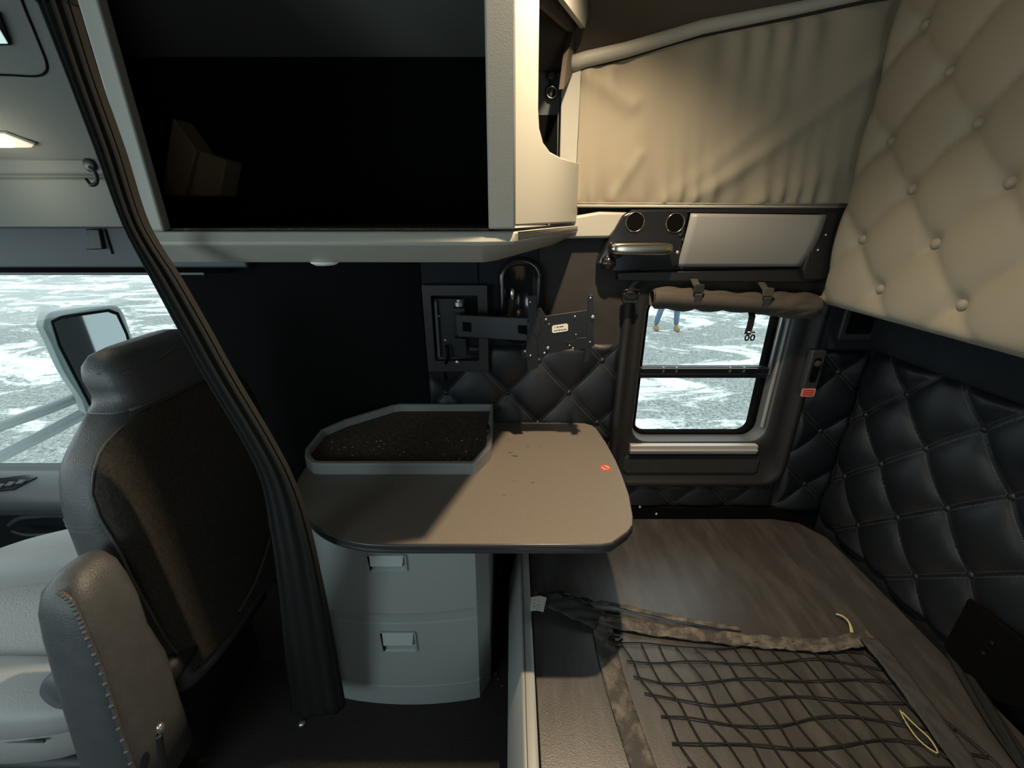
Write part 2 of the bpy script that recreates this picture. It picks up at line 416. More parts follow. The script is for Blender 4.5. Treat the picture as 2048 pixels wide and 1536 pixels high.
# header above the door window
hd = obj('trim_1', box((-2.3, 1.375, 1.352), (-0.84, 1.42, 1.475)), head_m, kind='structure', bevel=0.006)
obj('rubber_seal', tube([(-2.3, 1.385, 1.345), (-0.9, 1.385, 1.345)], 0.009), void_m, hd, smooth=True)
obj('window_strip', box((-2.3, 1.40, 1.326), (-1.0, 1.425, 1.340)), doorarm_m, hd, bevel=0.002)
q0, q1 = PY(150, 458, 1.37), PY(210, 500, 1.37)
grip = prism([PY(178, 458, 1.374), PY(205, 458, 1.374), PY(213, 498, 1.374), PY(178, 499, 1.374), PY(186, 480, 1.374)], (0, -0.014, 0)); obj('header_clip', grip, blackp_m, hd, bevel=0.003)
obj('header_seam', prism([PY(209, 458, 1.3745), PY(213, 458, 1.3745), PY(228, 508, 1.3745), PY(224, 508, 1.3745)], (0, -0.002, 0)), void_m, hd)
# headliner over the cab door, as an extruded profile
prof = [(1.42, 1.474), (1.20, 1.476), (1.20, 1.592), (1.207, 1.596), (1.207, 1.602), (1.20, 1.606), (1.20, 1.637), (1.13, 1.675), (1.08, 1.716), (1.00, 1.763), (0.90, 1.842), (0.6, 1.95), (0.0, 2.0), (-1.0, 2.0), (-1.0, 2.06), (1.42, 2.06)]
def xend(y): return -0.675 - (max(y, 0.79)-0.79)*0.75
hl = obj('headliner', loft([[(-2.42, y, z) for y, z in prof], [(xend(y), y, z) for y, z in prof]]), headliner_m, kind='structure', bevel=0.004)
obj('trim_2', box((-0.86, -1.0, 1.9), (-0.815, 0.9, 2.4)), dark_m, kind='structure')
n2 = Vector((0, 0.637-0.763, 0)).cross(Vector((1, 0, 0)))
def slant(p, q):  # plane through two profile points, along x
    d = Vector((0, q[0]-p[0], q[1]-p[1])); n = d.cross(Vector((1, 0, 0))).normalized(); return Vector((0, p[0], p[1])), n
P0, N0 = slant((1.00, 1.763), (0.90, 1.842))
pth = smooth_path([PP(u, v, P0, N0) - N0*0 for u, v in ((30, -60), (44, 0), (72, 70), (93, 125), (90, 145), (70, 152), (20, 150), (-60, 148))], 6)
obj('panel_gap', tube(pth, 0.0022, 6), void_m, hl, smooth=True)
pp = [PP(u, v, P0, N0) for u, v in ((-40, 20), (0, 22), (24, 86), (-40, 86))]
sgn = -1 if (N0.z > 0) else 1
sk = obj('window_3', prism(pp, N0*sgn*0.006), void_m, kind='structure')
pp = [PP(u, v, P0, N0) + N0*sgn*0.006 for u, v in ((-40, 35), (0, 50), (18, 81), (-40, 81))]
obj('skylight_pane', prism(pp, N0*sgn*0.002), sky_m, sk)
# cab dome lamp, lit
P1, N1 = slant((1.13, 1.675), (1.08, 1.716)); s1 = -1 if N1.z > 0 else 1
lm = [PP(u, v, P1, N1) for u, v in ((-70, 262), (12, 262), (72, 285), (66, 291), (-70, 291))]
cl = thing('dome_lamp', (lm[0].x+0.1, 1.11, 1.66), 'lit white dome lamp in the grey headliner above the passenger door', 'lamp')
obj('lamp_housing', prism(lm, N1*s1*0.008), white_m, cl, bevel=0.002)
lm = [PP(u, v, P1, N1) + N1*s1*0.008 for u, v in ((-70, 268), (8, 268), (36, 280), (30, 288), (-70, 288))]
obj('lens', prism(lm, N1*s1*0.004), lens_m, cl, bevel=0.001)
pl = bpy.data.lights.new('cab_dome_light', 'POINT'); pl.energy = 0.7; pl.color = (1.0, 0.85, 0.6); pl.shadow_soft_size = 0.03
plo = bpy.data.objects.new('cab_dome_light', pl); C.objects.link(plo); plo.location = (lm[0].x+0.06, 1.06, 1.60)
# coat hook
hk = thing('coat_hook', PY(185, 345, 1.19), 'black double coat hook on the pale cab rail beside the curtain', 'hook')
a = PY(178, 330, 1.195); obj('base', lathe(a + Vector((0, 0.006, 0)), (0, -1, 0), [(0.016, 0), (0.016, 0.006), (0.011, 0.010)], 18), blackp_m, hk, smooth=True)
obj('hook', tube(smooth_path([PY(180, 335, 1.18), PY(192, 348, 1.165), PY(193, 365, 1.16), PY(182, 370, 1.155), PY(171, 358, 1.155)], 6), 0.0045), blackp_m, hk, smooth=True)

# ================================================================== OUTSIDE
gm = bpy.data.materials.new('snowy_gravel'); gm.use_nodes = True; nt = gm.node_tree; N = nt.nodes; L = nt.links; b = N['Principled BSDF']; b.inputs['Roughness'].default_value = 0.9
tc = N.new('ShaderNodeTexCoord'); mp = N.new('ShaderNodeMapping'); mp.inputs['Scale'].default_value = (0.55, 1.0, 1); mp.inputs['Rotation'].default_value = (0, 0, math.radians(18)); L.new(tc.outputs['Object'], mp.inputs['Vector'])
n1 = N.new('ShaderNodeTexNoise'); n1.inputs['Scale'].default_value = 0.8; n1.inputs['Detail'].default_value = 14; n1.inputs['Roughness'].default_value = 0.78; n1.inputs['Distortion'].default_value = 0.8; L.new(mp.outputs[0], n1.inputs['Vector'])
r1 = N.new('ShaderNodeValToRGB'); r1.color_ramp.elements[0].position = 0.50; r1.color_ramp.elements[1].position = 0.545
r1.color_ramp.elements[0].color = (0, 0, 0, 1); r1.color_ramp.elements[1].color = (1, 1, 1, 1); L.new(n1.outputs['Fac'], r1.inputs['Fac'])
n3 = N.new('ShaderNodeTexNoise'); n3.inputs['Scale'].default_value = 26; n3.inputs['Detail'].default_value = 6; n3.inputs['Roughness'].default_value = 0.8; L.new(tc.outputs['Object'], n3.inputs['Vector'])
r3 = N.new('ShaderNodeValToRGB'); r3.color_ramp.elements[0].position = 0.35; r3.color_ramp.elements[1].position = 0.68
r3.color_ramp.elements[0].color = (0.07, 0.085, 0.08, 1); r3.color_ramp.elements[1].color = (0.60, 0.63, 0.61, 1); L.new(n3.outputs['Fac'], r3.inputs['Fac'])
mx = N.new('ShaderNodeMix'); mx.data_type = 'RGBA'; L.new(r1.outputs['Color'], mx.inputs[0]); L.new(r3.outputs['Color'], mx.inputs[6]); mx.inputs[7].default_value = (0.86, 0.90, 0.90, 1)
L.new(mx.outputs[2], b.inputs['Base Color'])
GZ = -1.1
obj('ground', box((-60, 1.8, GZ-0.1), (60, 80, GZ)), gm, kind='structure')
# passer-by
def person():
    base = Vector((3.85, 10.2, GZ))
    t = thing('person', base, 'person in blue jeans and tan boots walking on the snowy ground outside the window', 'person')
    def skin(name, verts, edges, m):
        me = bpy.data.meshes.new(name); me.from_pydata([v[:3] for v in verts], edges, []); me.materials.append(m)
        o = bpy.data.objects.new(name, me); C.objects.link(o); o.parent = t
        md = o.modifiers.new('skin', 'SKIN')
        for i, v in enumerate(verts): me.skin_vertices[0].data[i].radius = (v[3], v[3]*0.9)
        me.skin_vertices[0].data[0].use_root = True
        s = o.modifiers.new('sub', 'SUBSURF'); s.levels = 2; s.render_levels = 2
        return o
    # whole body: pelvis, chest, neck, head, arms, legs
    V = [(0,0,0.95,0.15),(0,0,1.15,0.14),(0,0,1.40,0.16),(0,0,1.52,0.06),(0,-0.01,1.63,0.09),(0,0,1.72,0.085),
         (-0.2,0,1.42,0.06),(-0.26,0.02,1.15,0.045),(-0.27,-0.08,0.92,0.035),(0.2,0,1.42,0.06),(0.27,0,1.15,0.045),(0.28,-0.06,0.92,0.035),
         (-0.12,0,0.88,0.095),(-0.24,-0.06,0.50,0.062),(-0.28,0.06,0.10,0.045),(0.11,0,0.88,0.095),(0.17,-0.05,0.50,0.062),(0.20,-0.02,0.10,0.045)]
    E_ = [(0,1),(1,2),(2,3),(3,4),(4,5),(2,6),(6,7),(7,8),(2,9),(9,10),(10,11),(0,12),(12,13),(13,14),(0,15),(15,16),(16,17)]
    skin('body', V, E_, skin_m)
    skin('jacket', [(0,0,0.90,0.175),(0,0,1.15,0.16),(0,0,1.41,0.175),(-0.2,0,1.42,0.075),(-0.26,0.02,1.15,0.06),(-0.27,-0.07,0.96,0.05),(0.2,0,1.42,0.075),(0.27,0,1.15,0.06),(0.28,-0.05,0.96,0.05)],
         [(0,1),(1,2),(2,3),(3,4),(4,5),(2,6),(6,7),(7,8)], jacket_m)
    skin('jeans', [(0,0,0.92,0.165),(-0.12,0,0.86,0.11),(-0.24,-0.06,0.50,0.082),(-0.28,0.05,0.12,0.07),(0.11,0,0.86,0.11),(0.17,-0.05,0.50,0.082),(0.20,-0.02,0.12,0.07)], [(0,1),(1,2),(2,3),(0,4),(4,5),(5,6)], jean_m)
    for bx, by in ((-0.28, 0.05), (0.20, -0.03)):
        bm = selli((base.x+bx, base.y+by-0.06, base.z+0.055), (0.055, 0.15, 0.055), 2.6, 16, 10)
        obj('boot', bm, boot_m, t, smooth=True)
    obj('hair', selli((base.x, base.y+0.02, base.z+1.76), (0.085, 0.10, 0.07), 2.2, 16, 10), hair_m, t, smooth=True)
person()
# mirror outside the passenger door
mir = thing('side_mirror', PY(140, 800, 1.9), 'large grey side mirror on two arms outside the passenger window', 'mirror')
MN = Vector((0.90, -0.43, 0.0)).normalized(); MC = PY(180, 720, 1.86)
def mP(u, v, off=0): return PP(u, v, MC + MN*off, MN)
hp = smooth_path([mP(*q) for q in ((88, 655), (96, 630), (125, 620), (215, 611), (243, 618), (262, 665), (285, 740), (275, 800), (215, 835), (178, 830), (165, 800), (130, 745), (105, 690), (88, 655))], 4)[:-1]
bm = prism(hp, MN*-0.09); obj('housing', bm, mirrorh_m, mir, bevel=0.012, segs=3)
gp = [mP(*q, off=0.004) for q in ((107, 645), (125, 637), (215, 624), (232, 630), (250, 668), (270, 740), (262, 790), (215, 815), (185, 812), (150, 745), (122, 690))]
obj('mirror_glass', prism(gp, MN*0.002), mirrorg_m, mir)
gp2 = [mP(*q, off=0.002) for q in ((102, 642), (123, 631), (218, 618), (237, 625), (256, 668), (276, 740), (268, 795), (215, 821), (182, 818), (145, 747), (117, 692))]
obj('glass_surround', prism(gp2, MN*0.0015), void_m, mir)
obj('mirror_arm', tube(smooth_path([PY(-90, 892, 1.88), PY(0, 853, 1.88), PY(90, 820, 1.9), PY(165, 790, 1.93)], 4), 0.026, 12), mirrorh_m, mir, smooth=True)
obj('mirror_arm', tube(smooth_path([PY(-90, 962, 1.88), PY(0, 914, 1.88), PY(90, 868, 1.9), PY(190, 815, 1.93)], 4), 0.028, 12), mirrorh_m, mir, smooth=True)

# ================================================================== OVERHEAD CABINET
cab = thing('overhead_cabinet', (-0.3, 1.2, 1.41), 'pale grey overhead cabinet with a wide open black compartment above the desk', 'cabinet')
CY = 0.78
# tray-like lip at the bottom: upper and lower outline lofted
zt, zm, zb = PY(500, 463, CY).z, PY(500, 488, CY-0.006).z, PY(500, 525, CY+0.035).z
XL = PY(260, 462, CY).x; XP0, XP1 = PY(285, 445, CY).x, PY(323, 445, CY).x; XQ0, XQ1 = PY(977, 445, CY).x, PY(1030, 445, CY).x
CB = CY + 0.035
xb = [PY(335, 525, CB).x, PY(965, 525, CB).x]
L0 = [(XL, CY+0.004, zt), (XQ0-0.01, CY+0.004, zt), (XQ1, CY+0.012, zt), (0.212, 1.40, zt), (XL, 1.40, zt)]
L1 = [(XL+0.010, CY-0.006, zm), (XQ0-0.012, CY-0.006, zm), (XQ1-0.002, CY+0.008, zm), (0.208, 1.40, zm), (XL+0.01, 1.40, zm)]
L2 = [(xb[0], CB, zb), (xb[1], CB, zb), (xb[1]+0.025, CB+0.045, zb), (0.135, 1.40, zb), (xb[0], 1.40, zb)]
obj('shelf_lip', loft([L2, L1, L0]), trim_m, cab, bevel=0.004)
obj('shelf_mat', prism([(XP1, CY+0.016, zt+0.001), (XQ0, CY+0.016, zt+0.001), (XQ0, 1.38, zt+0.001), (XP1, 1.38, zt+0.001)], (0, 0, 0.004)), mat_m, cab)
for k in range(4):
    z = zt - 0.002 - k*0.0035
    obj('lip_groove', tube([(XQ1+0.006, CY+0.030, z), (0.205, 1.385, z)], 0.0009, 5), frame_m, cab)
obj('left_post', prism([(XP0, CY+0.002, zt), (XP1, CY, zt), (XP1-0.008, CY+0.03, zt), (XP0-0.002, CY+0.03, zt)], (0, 0, 0.82)), trim_m, cab, bevel=0.004)
obj('right_post', prism([(XQ0, CY, zt+0.004), (XQ1, CY+0.007, zt+0.004), (XQ1, CY+0.03, zt+0.004), (XQ0, CY+0.04, zt+0.004)], (0, 0, 0.82)), trim_m, cab, bevel=0.003)
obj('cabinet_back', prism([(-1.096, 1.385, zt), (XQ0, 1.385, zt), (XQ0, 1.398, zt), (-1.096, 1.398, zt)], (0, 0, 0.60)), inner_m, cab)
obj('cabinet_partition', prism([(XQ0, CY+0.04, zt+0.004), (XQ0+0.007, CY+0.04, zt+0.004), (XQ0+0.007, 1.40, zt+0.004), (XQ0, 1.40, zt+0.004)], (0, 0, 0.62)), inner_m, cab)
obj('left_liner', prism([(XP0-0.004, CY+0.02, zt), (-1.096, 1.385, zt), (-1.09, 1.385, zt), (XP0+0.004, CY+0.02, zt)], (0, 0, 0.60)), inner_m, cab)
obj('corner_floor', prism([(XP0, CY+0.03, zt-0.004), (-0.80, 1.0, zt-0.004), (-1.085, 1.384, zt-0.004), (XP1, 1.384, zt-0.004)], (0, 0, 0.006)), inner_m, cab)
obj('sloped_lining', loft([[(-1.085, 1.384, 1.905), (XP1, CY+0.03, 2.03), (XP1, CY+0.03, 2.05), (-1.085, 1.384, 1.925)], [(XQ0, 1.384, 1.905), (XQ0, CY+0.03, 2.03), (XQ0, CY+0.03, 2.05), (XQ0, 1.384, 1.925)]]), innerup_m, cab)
obj('cabinet_top', box((XP0, CY+0.005, 2.07), (XQ1, 1.395, 2.10)), trim_m, cab)
# side cheek with an arched cut-out, lying on a slanted vertical plane
A0 = Vector((XQ1, CY+0.007, 0)); A1 = Vector((0.205, 1.40, 0)); dirp = (A1-A0).normalized(); nrm = Vector((dirp.y, -dirp.x, 0))
def SP(u, v, off=0): return PP(u, v, A0, nrm) + nrm*off
ck = [SP(u, v) for u, v in ((1030, 452), (1152, 444), (1156, 420), (1159, 327), (1122, 315), (1100, 303), (1087, 285), (1079, 255), (1077, 220), (1078, 120), (1085, -420), (1031, -420))]
obj('side_cheek', prism(ck, -nrm*0.016), trim_m, cab, bevel=0.003)
bd = [PP(u, v, A0 - nrm*0.03, nrm) for u, v in ((1081, -60), (1083, 8), (1110, 32), (1146, 65), (1136, 105), (1127, 178), (1162, 120), (1172, 58), (1130, 2), (1110, -40))]
obj('side_brace', prism(bd, -nrm*0.012), ceil_m, cab)  # shaded part of the cabinet side, its shade painted with the ceiling brown
ur = [SP(u, v, 0.0) for u, v in ((1084, -420), (1084, -90), (1128, 0), (1170, 56), (1182, 0), (1230, -420))]
obj('side_upper', prism(ur, -nrm*0.012), trim_m, cab)
rs = [PY(u, v, 1.372) for u, v in ((1119, 330), (1123, 180), (1127, 172), (1163, 118), (1155, 330))]
obj('rear_strip', prism(rs, (0, 0.018, 0)), trim_m, cab, bevel=0.002)
obj('inner_panel', prism([PY(u, v, 1.392) for u, v in ((1060, 345), (1060, 145), (1128, 145), (1125, 345))], (0, 0.010, 0)), head_m, cab)
obj('inner_recess', prism([PY(u, v, 1.388) for u, v in ((1060, 330), (1060, 230), (1115, 230), (1114, 330))], (0, 0.005, 0)), void_m, cab)
sk_ = PY(1103, 186, 1.388)
obj('socket_ring', lathe(sk_, (0, -1, 0), [(0.019, 0), (0.019, 0.006), (0.013, 0.008), (0.012, 0.002)], 24), blackp_m, cab, smooth=True)
obj('socket_rim', lathe(sk_, (0, -1, 0), [(0.015, 0.0075), (0.015, 0.009), (0.0125, 0.009), (0.0125, 0.0075)], 24, caps=(False, False)), silver_m, cab, smooth=True)
obj('socket_cap', selli(PY(1103, 150, 1.38), (0.016, 0.008, 0.012), 2.4, 14, 8), blackp_m, cab, smooth=True)
obj('socket_tether', tube([PY(1103, 158, 1.383), PY(1103, 172, 1.383)], 0.004, 6), blackp_m, cab)
# lamp under the cabinet
q = PY(650, 524, CY+0.05); ul = thing('puck_lamp', (q.x, CY+0.05, zb-0.01), 'small round frosted lamp under the overhead cabinet front', 'lamp')
obj('lens', lathe((q.x, CY+0.05, zb+0.001), (0, 0, -1), [(0.026, 0), (0.025, 0.003), (0.018, 0.007), (0.006, 0.008)], 24), lensd_m, ul, smooth=True)
# boxes inside the compartment
bx = tag(obj('cardboard_box', prism([PY(322, 392, 1.20), PY(368, 392, 1.20), PY(392, 300, 1.20), PY(345, 235, 1.20)], (0, 0.07, 0)), box_m, bevel=0.003), 'dim brown box leaning inside the open overhead cabinet, left one', 'box', 'boxes in the overhead cabinet')
bx = tag(obj('cardboard_box', prism([PY(378, 392, 1.20), PY(440, 392, 1.20), PY(452, 320, 1.20), PY(398, 300, 1.20)], (0, 0.07, 0)), box_m, bevel=0.003), 'dim brown box inside the open overhead cabinet, right one', 'box', 'boxes in the overhead cabinet')

# ================================================================== SIDE FABRIC PANEL
fp = thing('fabric_panel', (0.6, 1.385, 1.53), 'taupe gathered fabric panel on the upper side wall under the roof trim', 'panel')
def fabf(i, j):
    x = 0.188 + 0.892*i; zb_ = 1.533 - 0.004*i; zt_ = ztop(x) - 0.005; z = zb_ + (zt_-zb_)*j
    y = 1.385
    bot = math.exp(-j*7)*(1-math.exp(-j*60)); top = math.exp(-(1-j)*6)*(1-math.exp(-(1-j)*40))
    y -= 0.020*math.sin(PI*min(1, j*1.0))**0.6
    y -= bot*0.007*(math.sin(i*95 + 2*math.sin(i*17) + j*7) + 0.7*math.sin(i*41+1))
    y -= top*0.008*(math.sin(i*62 + 3*math.sin(i*11)) + 0.5*math.sin(i*23))
    for (i0, j0, i1, j1, a, wd) in ((0.40, 0.05, 0.92, 0.75, 0.012, 0.028), (0.30, 0.02, 0.62, 0.55, 0.006, 0.03), (0.02, 0.95, 0.16, 0.70, 0.012, 0.03), (0.12, 0.05, 0.2, 0.35, 0.005, 0.02), (0.6, 0.0, 1.0, 0.35, 0.006, 0.03), (0.16, 0.3, 0.24, 0.9, 0.005, 0.05)):
        dx, dz = i1-i0, (j1-j0)*0.45; px, pz = i-i0, (j-j0)*0.45; L2_ = dx*dx+dz*dz; t = max(0, min(1, (px*dx+pz*dz)/L2_))
        d = math.hypot(px-t*dx, pz-t*dz); y -= a*math.exp(-(d/wd)**2)
    return Vector((x, y, z))
obj('fabric', grid(fabf, 170, 60), fabric_m, fp, smooth=True)
obj('piping', tube([(0.196, 1.372, 1.533), (0.6, 1.372, 1.531), (1.07, 1.372, 1.529)], 0.0045), trim_m, fp, smooth=True)
obj('piping', tube([(0.196, 1.374, 1.541), (0.6, 1.372, 1.539), (1.07, 1.374, 1.537)], 0.0025), fabric_m, fp, smooth=True)
pts = [Vector((x, 1.372, ztop(x)+0.014)) for x in [0.15+0.05*k for k in range(24)]]
obj('trim_3', tube(pts, [0.019-0.0004*k for k in range(len(pts))], 12), trim_m, smooth=True, kind='structure')
# pale padded bar left of the console
obj('trim_4', prism([PY(u, v, 1.372) for u, v in ((1095, 436), (1160, 430), (1200, 423), (1262, 425), (1220, 476), (1100, 478))], (0, 0.036, 0)), trim_m, kind='structure', bevel=0.008)

# ================================================================== CONSOLE ABOVE WINDOW
con = thing('bunk_latch_console', (0.6, 1.37, 1.34), 'glossy black console with two round holes, chrome handle and silver panel above the window', 'console')
hs = [PY(u, v, 1.36) for u, v in ((1197, 528), (1200, 512), (1246, 430), (1264, 421), (1372, 422), (1379, 427), (1369, 480), (1358, 534), (1240, 545), (1207, 544))]
obj('housing', prism(hs, (0, 0.048, 0)), gloss_m, con, bevel=0.007, segs=3)
for u, v in ((1270, 444), (1350, 446)):
    c = PY(u, v, 1.359)
    hole = obj('round_hole', lathe(c, (0, -1, 0), [(0.026, -0.002), (0.026, 0.0015)], 24), void_m, con)
    obj('hole_rim', lathe(c, (0, -1, 0), [(0.0285, 0.0), (0.028, 0.003), (0.0270, 0.004), (0.0262, 0.001)], 28, caps=(False, False)), brass_m, hole, smooth=True)
h0, h1 = PY(1236, 497, 1.335), PY(1322, 497, 1.335)
hb = obj('handle', selli(((h0.x+h1.x)/2+0.004, 1.333, h0.z), (0.093, 0.020, 0.018), 5, 32, 12), brass_m, con, smooth=True)
obj('handle_pivot', lathe((h0.x-0.0, 1.36, h0.z-0.006), (0, -1, 0), [(0.024, 0), (0.024, 0.016), (0.018, 0.022)], 20), gloss_m, con, smooth=True)
c = PY(1217, 526, 1.358); obj('knob', dome(c, (0, -1, 0), 0.024, 0.020, 20), gloss_m, con, smooth=True)
for u, v in ((1361, 471), (1366, 480), (1355, 505)): obj('screw', dome(PY(u, v, 1.3595), (0, -1, 0), 0.006, 0.004, 12), screw_m if v == 505 else gloss_m, con, smooth=True)
def sil(i, j):
    a = PY(1357 + 21*j**1.3, 533 - 106*j, 1.36); b = PY(1604 + 42*j**0.8, 533 - 103*j, 1.36)
    p = a.lerp(b, i); p.y = 1.375 - 0.03*math.sin(PI*(0.12+0.88*j)*0.62) ; return p
bm = grid(sil, 16, 14); obj('silver_panel', bm, silverp_m, con, smooth=True, solid=0.006)
obj('end_bracket', prism([PY(u, v, 1.352) for u, v in ((1606, 540), (1646, 427), (1700, 418), (1700, 560), (1612, 560))], (0, 0.05, 0)), blackp_m, con, bevel=0.004)
for u, v in ((1652, 470), (1636, 500)): obj('screw', dome(PY(u, v, 1.351), (0, -1, 0), 0.004, 0.003, 10), screw_m, con, smooth=True)
obj('top_rail', prism([PY(u, v, 1.365) for u, v in ((1262, 419), (1262, 424), (1700, 428), (1700, 416))], (0, 0.04, 0)), blackp_m, con)
obj('lower_rail', prism([PY(u, v, 1.375) for u, v in ((1236, 545), (1236, 562), (1640, 566), (1640, 535))], (0, 0.034, 0)), blackp_m, con, bevel=0.004)

# ================================================================== WINDOW 1
win = bpy.data.objects.new('window_1', None); C.objects.link(win); win['kind'] = 'structure'; win.location = (0.7, W, 0.52); WORLD['window_1'] = Vector(win.location)
Ls = [rrY(0.372, 1.062, 0.512, 1.34, 0.075, W+0.001), rrY(0.376, 1.058, 0.516, 1.336, 0.072, W-0.020), rrY(0.386, 1.048, 0.526, 1.33, 0.066, W-0.026),
      rrY(0.398, 1.035, 0.538, 1.32, 0.06, W-0.022), rrY(0.404, 1.028, 0.545, 1.315, 0.055, W-0.012), rrY(0.425, 0.995, 0.66, 1.30, 0.06, W-0.010),
      rrY(0.445, 0.965, 0.700, 1.27, 0.065, W-0.012), rrY(0.452, 0.958, 0.708, 1.262, 0.060, W-0.004)]
obj('frame', loft(Ls, False, False), frame_m, win, smooth=True)
Ls = [rrY(0.452, 0.958, 0.708, 1.262, 0.060, W-0.004), rrY(0.460, 0.946, 0.714, 1.255, 0.055, W+0.03), rrY(0.463, 0.935, 0.716, 1.25, 0.052, W+0.055)]
obj('reveal', loft(Ls, False, False), doorarm_m, win, smooth=True)
Ls = [rrY(0.461, 0.938, 0.714, 1.252, 0.052, W+0.040), rrY(0.474, 0.918, 0.725, 1.24, 0.042, W+0.036), rrY(0.476, 0.914, 0.727, 1.238, 0.040, W+0.062)]
obj('rubber', loft(Ls, False, False), void_m, win, smooth=True)
obj('channel', box((0.929, W+0.018, 0.97), (0.936, W+0.034, 1.25)), silver_m, win, bevel=0.002)
obj('channel', box((0.945, W+0.004, 0.76), (0.951, W+0.02, 1.25)), silverp_m, win, bevel=0.002)
bar = obj('rail', box((0.462, W+0.020, 0.956), (0.928, W+0.050, 0.998)), blackp_m, win, bevel=0.004)
obj('rail_lip', box((0.464, W+0.012, 0.990), (0.926, W+0.022, 0.996)), gloss_m, bar, bevel=0.001)
obj('rail_lip', box((0.464, W+0.014, 0.972), (0.926, W+0.020, 0.975)), frame_m, bar)
for x in (0.545, 0.592, 0.785, 0.835): obj('rail_clip', box((x-0.0015, W+0.010, 0.982), (x+0.0015, W+0.022, 1.001)), screw_m, bar)
obj('pane', box((0.465, W+0.045, 0.998), (0.93, W+0.049, 1.25)), glass_m, win)
obj('pane', box((0.465, W+0.054, 0.72), (0.93, W+0.058, 0.985)), glass_m, win)
obj('sill_strip', box((0.446, W-0.030, 0.668), (0.926, W-0.008, 0.704)), sill_m, win, bevel=0.002)
obj('sill_strip', box((0.446, W-0.034, 0.680), (0.926, W-0.028, 0.687)), sill_m, win, bevel=0.001)
obj('lower_inset', loft([rrY(0.43, 0.955, 0.572, 0.655, 0.02, W-0.010), rrY(0.432, 0.953, 0.574, 0.653, 0.02, W-0.018)]), greywall_m, win, bevel=0.004)
# belt guide at the upper left of the frame
bgd = thing('belt_guide', PY(1258, 605, 1.36), 'small black plastic belt guide at the upper left corner of the window frame', 'belt guide')
a = PY(1258, 606, 1.365); bm = loft([rrY(a.x-0.022, a.x+0.022, a.z, a.z+0.03, 0.008, 1.385), rrY(a.x-0.024, a.x+0.026, a.z, a.z+0.032, 0.008, 1.352)]); obj('body', bm, frame_m, bgd, bevel=0.004)
bm = tube(smooth_path([Vector((a.x-0.024, 1.35, a.z+0.035)), Vector((a.x-0.020, 1.345, a.z+0.045)), Vector((a.x+0.022, 1.345, a.z+0.045)), Vector((a.x+0.027, 1.35, a.z+0.035)), Vector((a.x+0.016, 1.345, a.z+0.028)), Vector((a.x-0.016, 1.345, a.z+0.028)), Vector((a.x-0.024, 1.35, a.z+0.035))], 4), 0.003, 6)
obj('loop', bm, gloss_m, bgd, smooth=True)
# rolled shade
rs_ = thing('window_shade', (0.7, 1.36, 1.22), 'rolled brown fabric shade strapped above the sleeper window', 'window shade')
p0, p1 = PY(1303, 595, 1.345), PY(1628, 613, 1.345)
def roll(i, j):
    a = 2*PI*j; c = p0.lerp(p1, i); r = 0.030 + 0.004*math.sin(i*9) + 0.0025*math.sin(i*37+a*3) + 0.006*i
    if i < 0.02: r *= 0.8
    tuck = 1 - 0.14*math.exp(-((i-0.27)/0.03)**2) - 0.08*math.exp(-((i-0.7)/0.03)**2)
    return Vector((c.x, c.y + r*tuck*math.cos(a), c.z + r*tuck*1.05*math.sin(a)))
obj('roll', grid(roll, 90, 24), shade_m, rs_, smooth=True)
def flap(i, j):
    c = p0.lerp(p1, i); return Vector((c.x, 1.318 - 0.012*math.sin(PI*j), c.z + 0.028 - 0.05*j - 0.01*i*(1-j)))
obj('flap', grid(flap, 30, 6), shade_m, rs_, smooth=True, solid=0.003)
for u, v, L_ in ((1391, 575, 0.075), (1527, 582, 0.07)):
    a = PY(u, v-8, 1.33); bm = ribbon([a + Vector((0, 0.02, 0.012)), a + Vector((0, -0.012, -0.004)), a + Vector((0.002, -0.030, -0.03)), a + Vector((0.004, -0.022, -0.062)), a + Vector((0.004, 0.01, -0.072))], 0.022, (0, -1, 0.0), 0.002)
    st = obj('strap', bm, webd_m, rs_)
    obj('buckle', loft([rrY(a.x-0.015, a.x+0.017, a.z-0.024, a.z+0.002, 0.005, 1.298), rrY(a.x-0.015, a.x+0.017, a.z-0.024, a.z+0.002, 0.005, 1.306)]), shade_m if u > 1500 else frame_m, st, bevel=0.002)
a = PY(1504, 632, 1.33); bm = ribbon([a + Vector((0, 0.02, 0.02)), a, a + Vector((0.0, 0, -0.03)), a + Vector((-0.003, 0, -0.06))], 0.021, (0, -1, 0), 0.002)
hs_ = obj('hanging_strap', bm, blackp_m, rs_)
a = PY(1499, 675, 1.33)
bm = tube([Vector((a.x-0.012, 1.328, a.z+0.018)), Vector((a.x+0.012, 1.328, a.z+0.018))], 0.003, 8); obj('buckle_bar', bm, screw_m, hs_, smooth=True)
for s in (-1, 1):
    bm = tube(smooth_path([Vector((a.x+s*0.009+0.006*math.cos(t), 1.328, a.z+0.006*math.sin(t)*1.5)) for t in [2*PI*k/8 for k in range(9)]], 2), 0.0025, 6)
    obj('buckle_loop', bm, void_m, hs_, smooth=True)

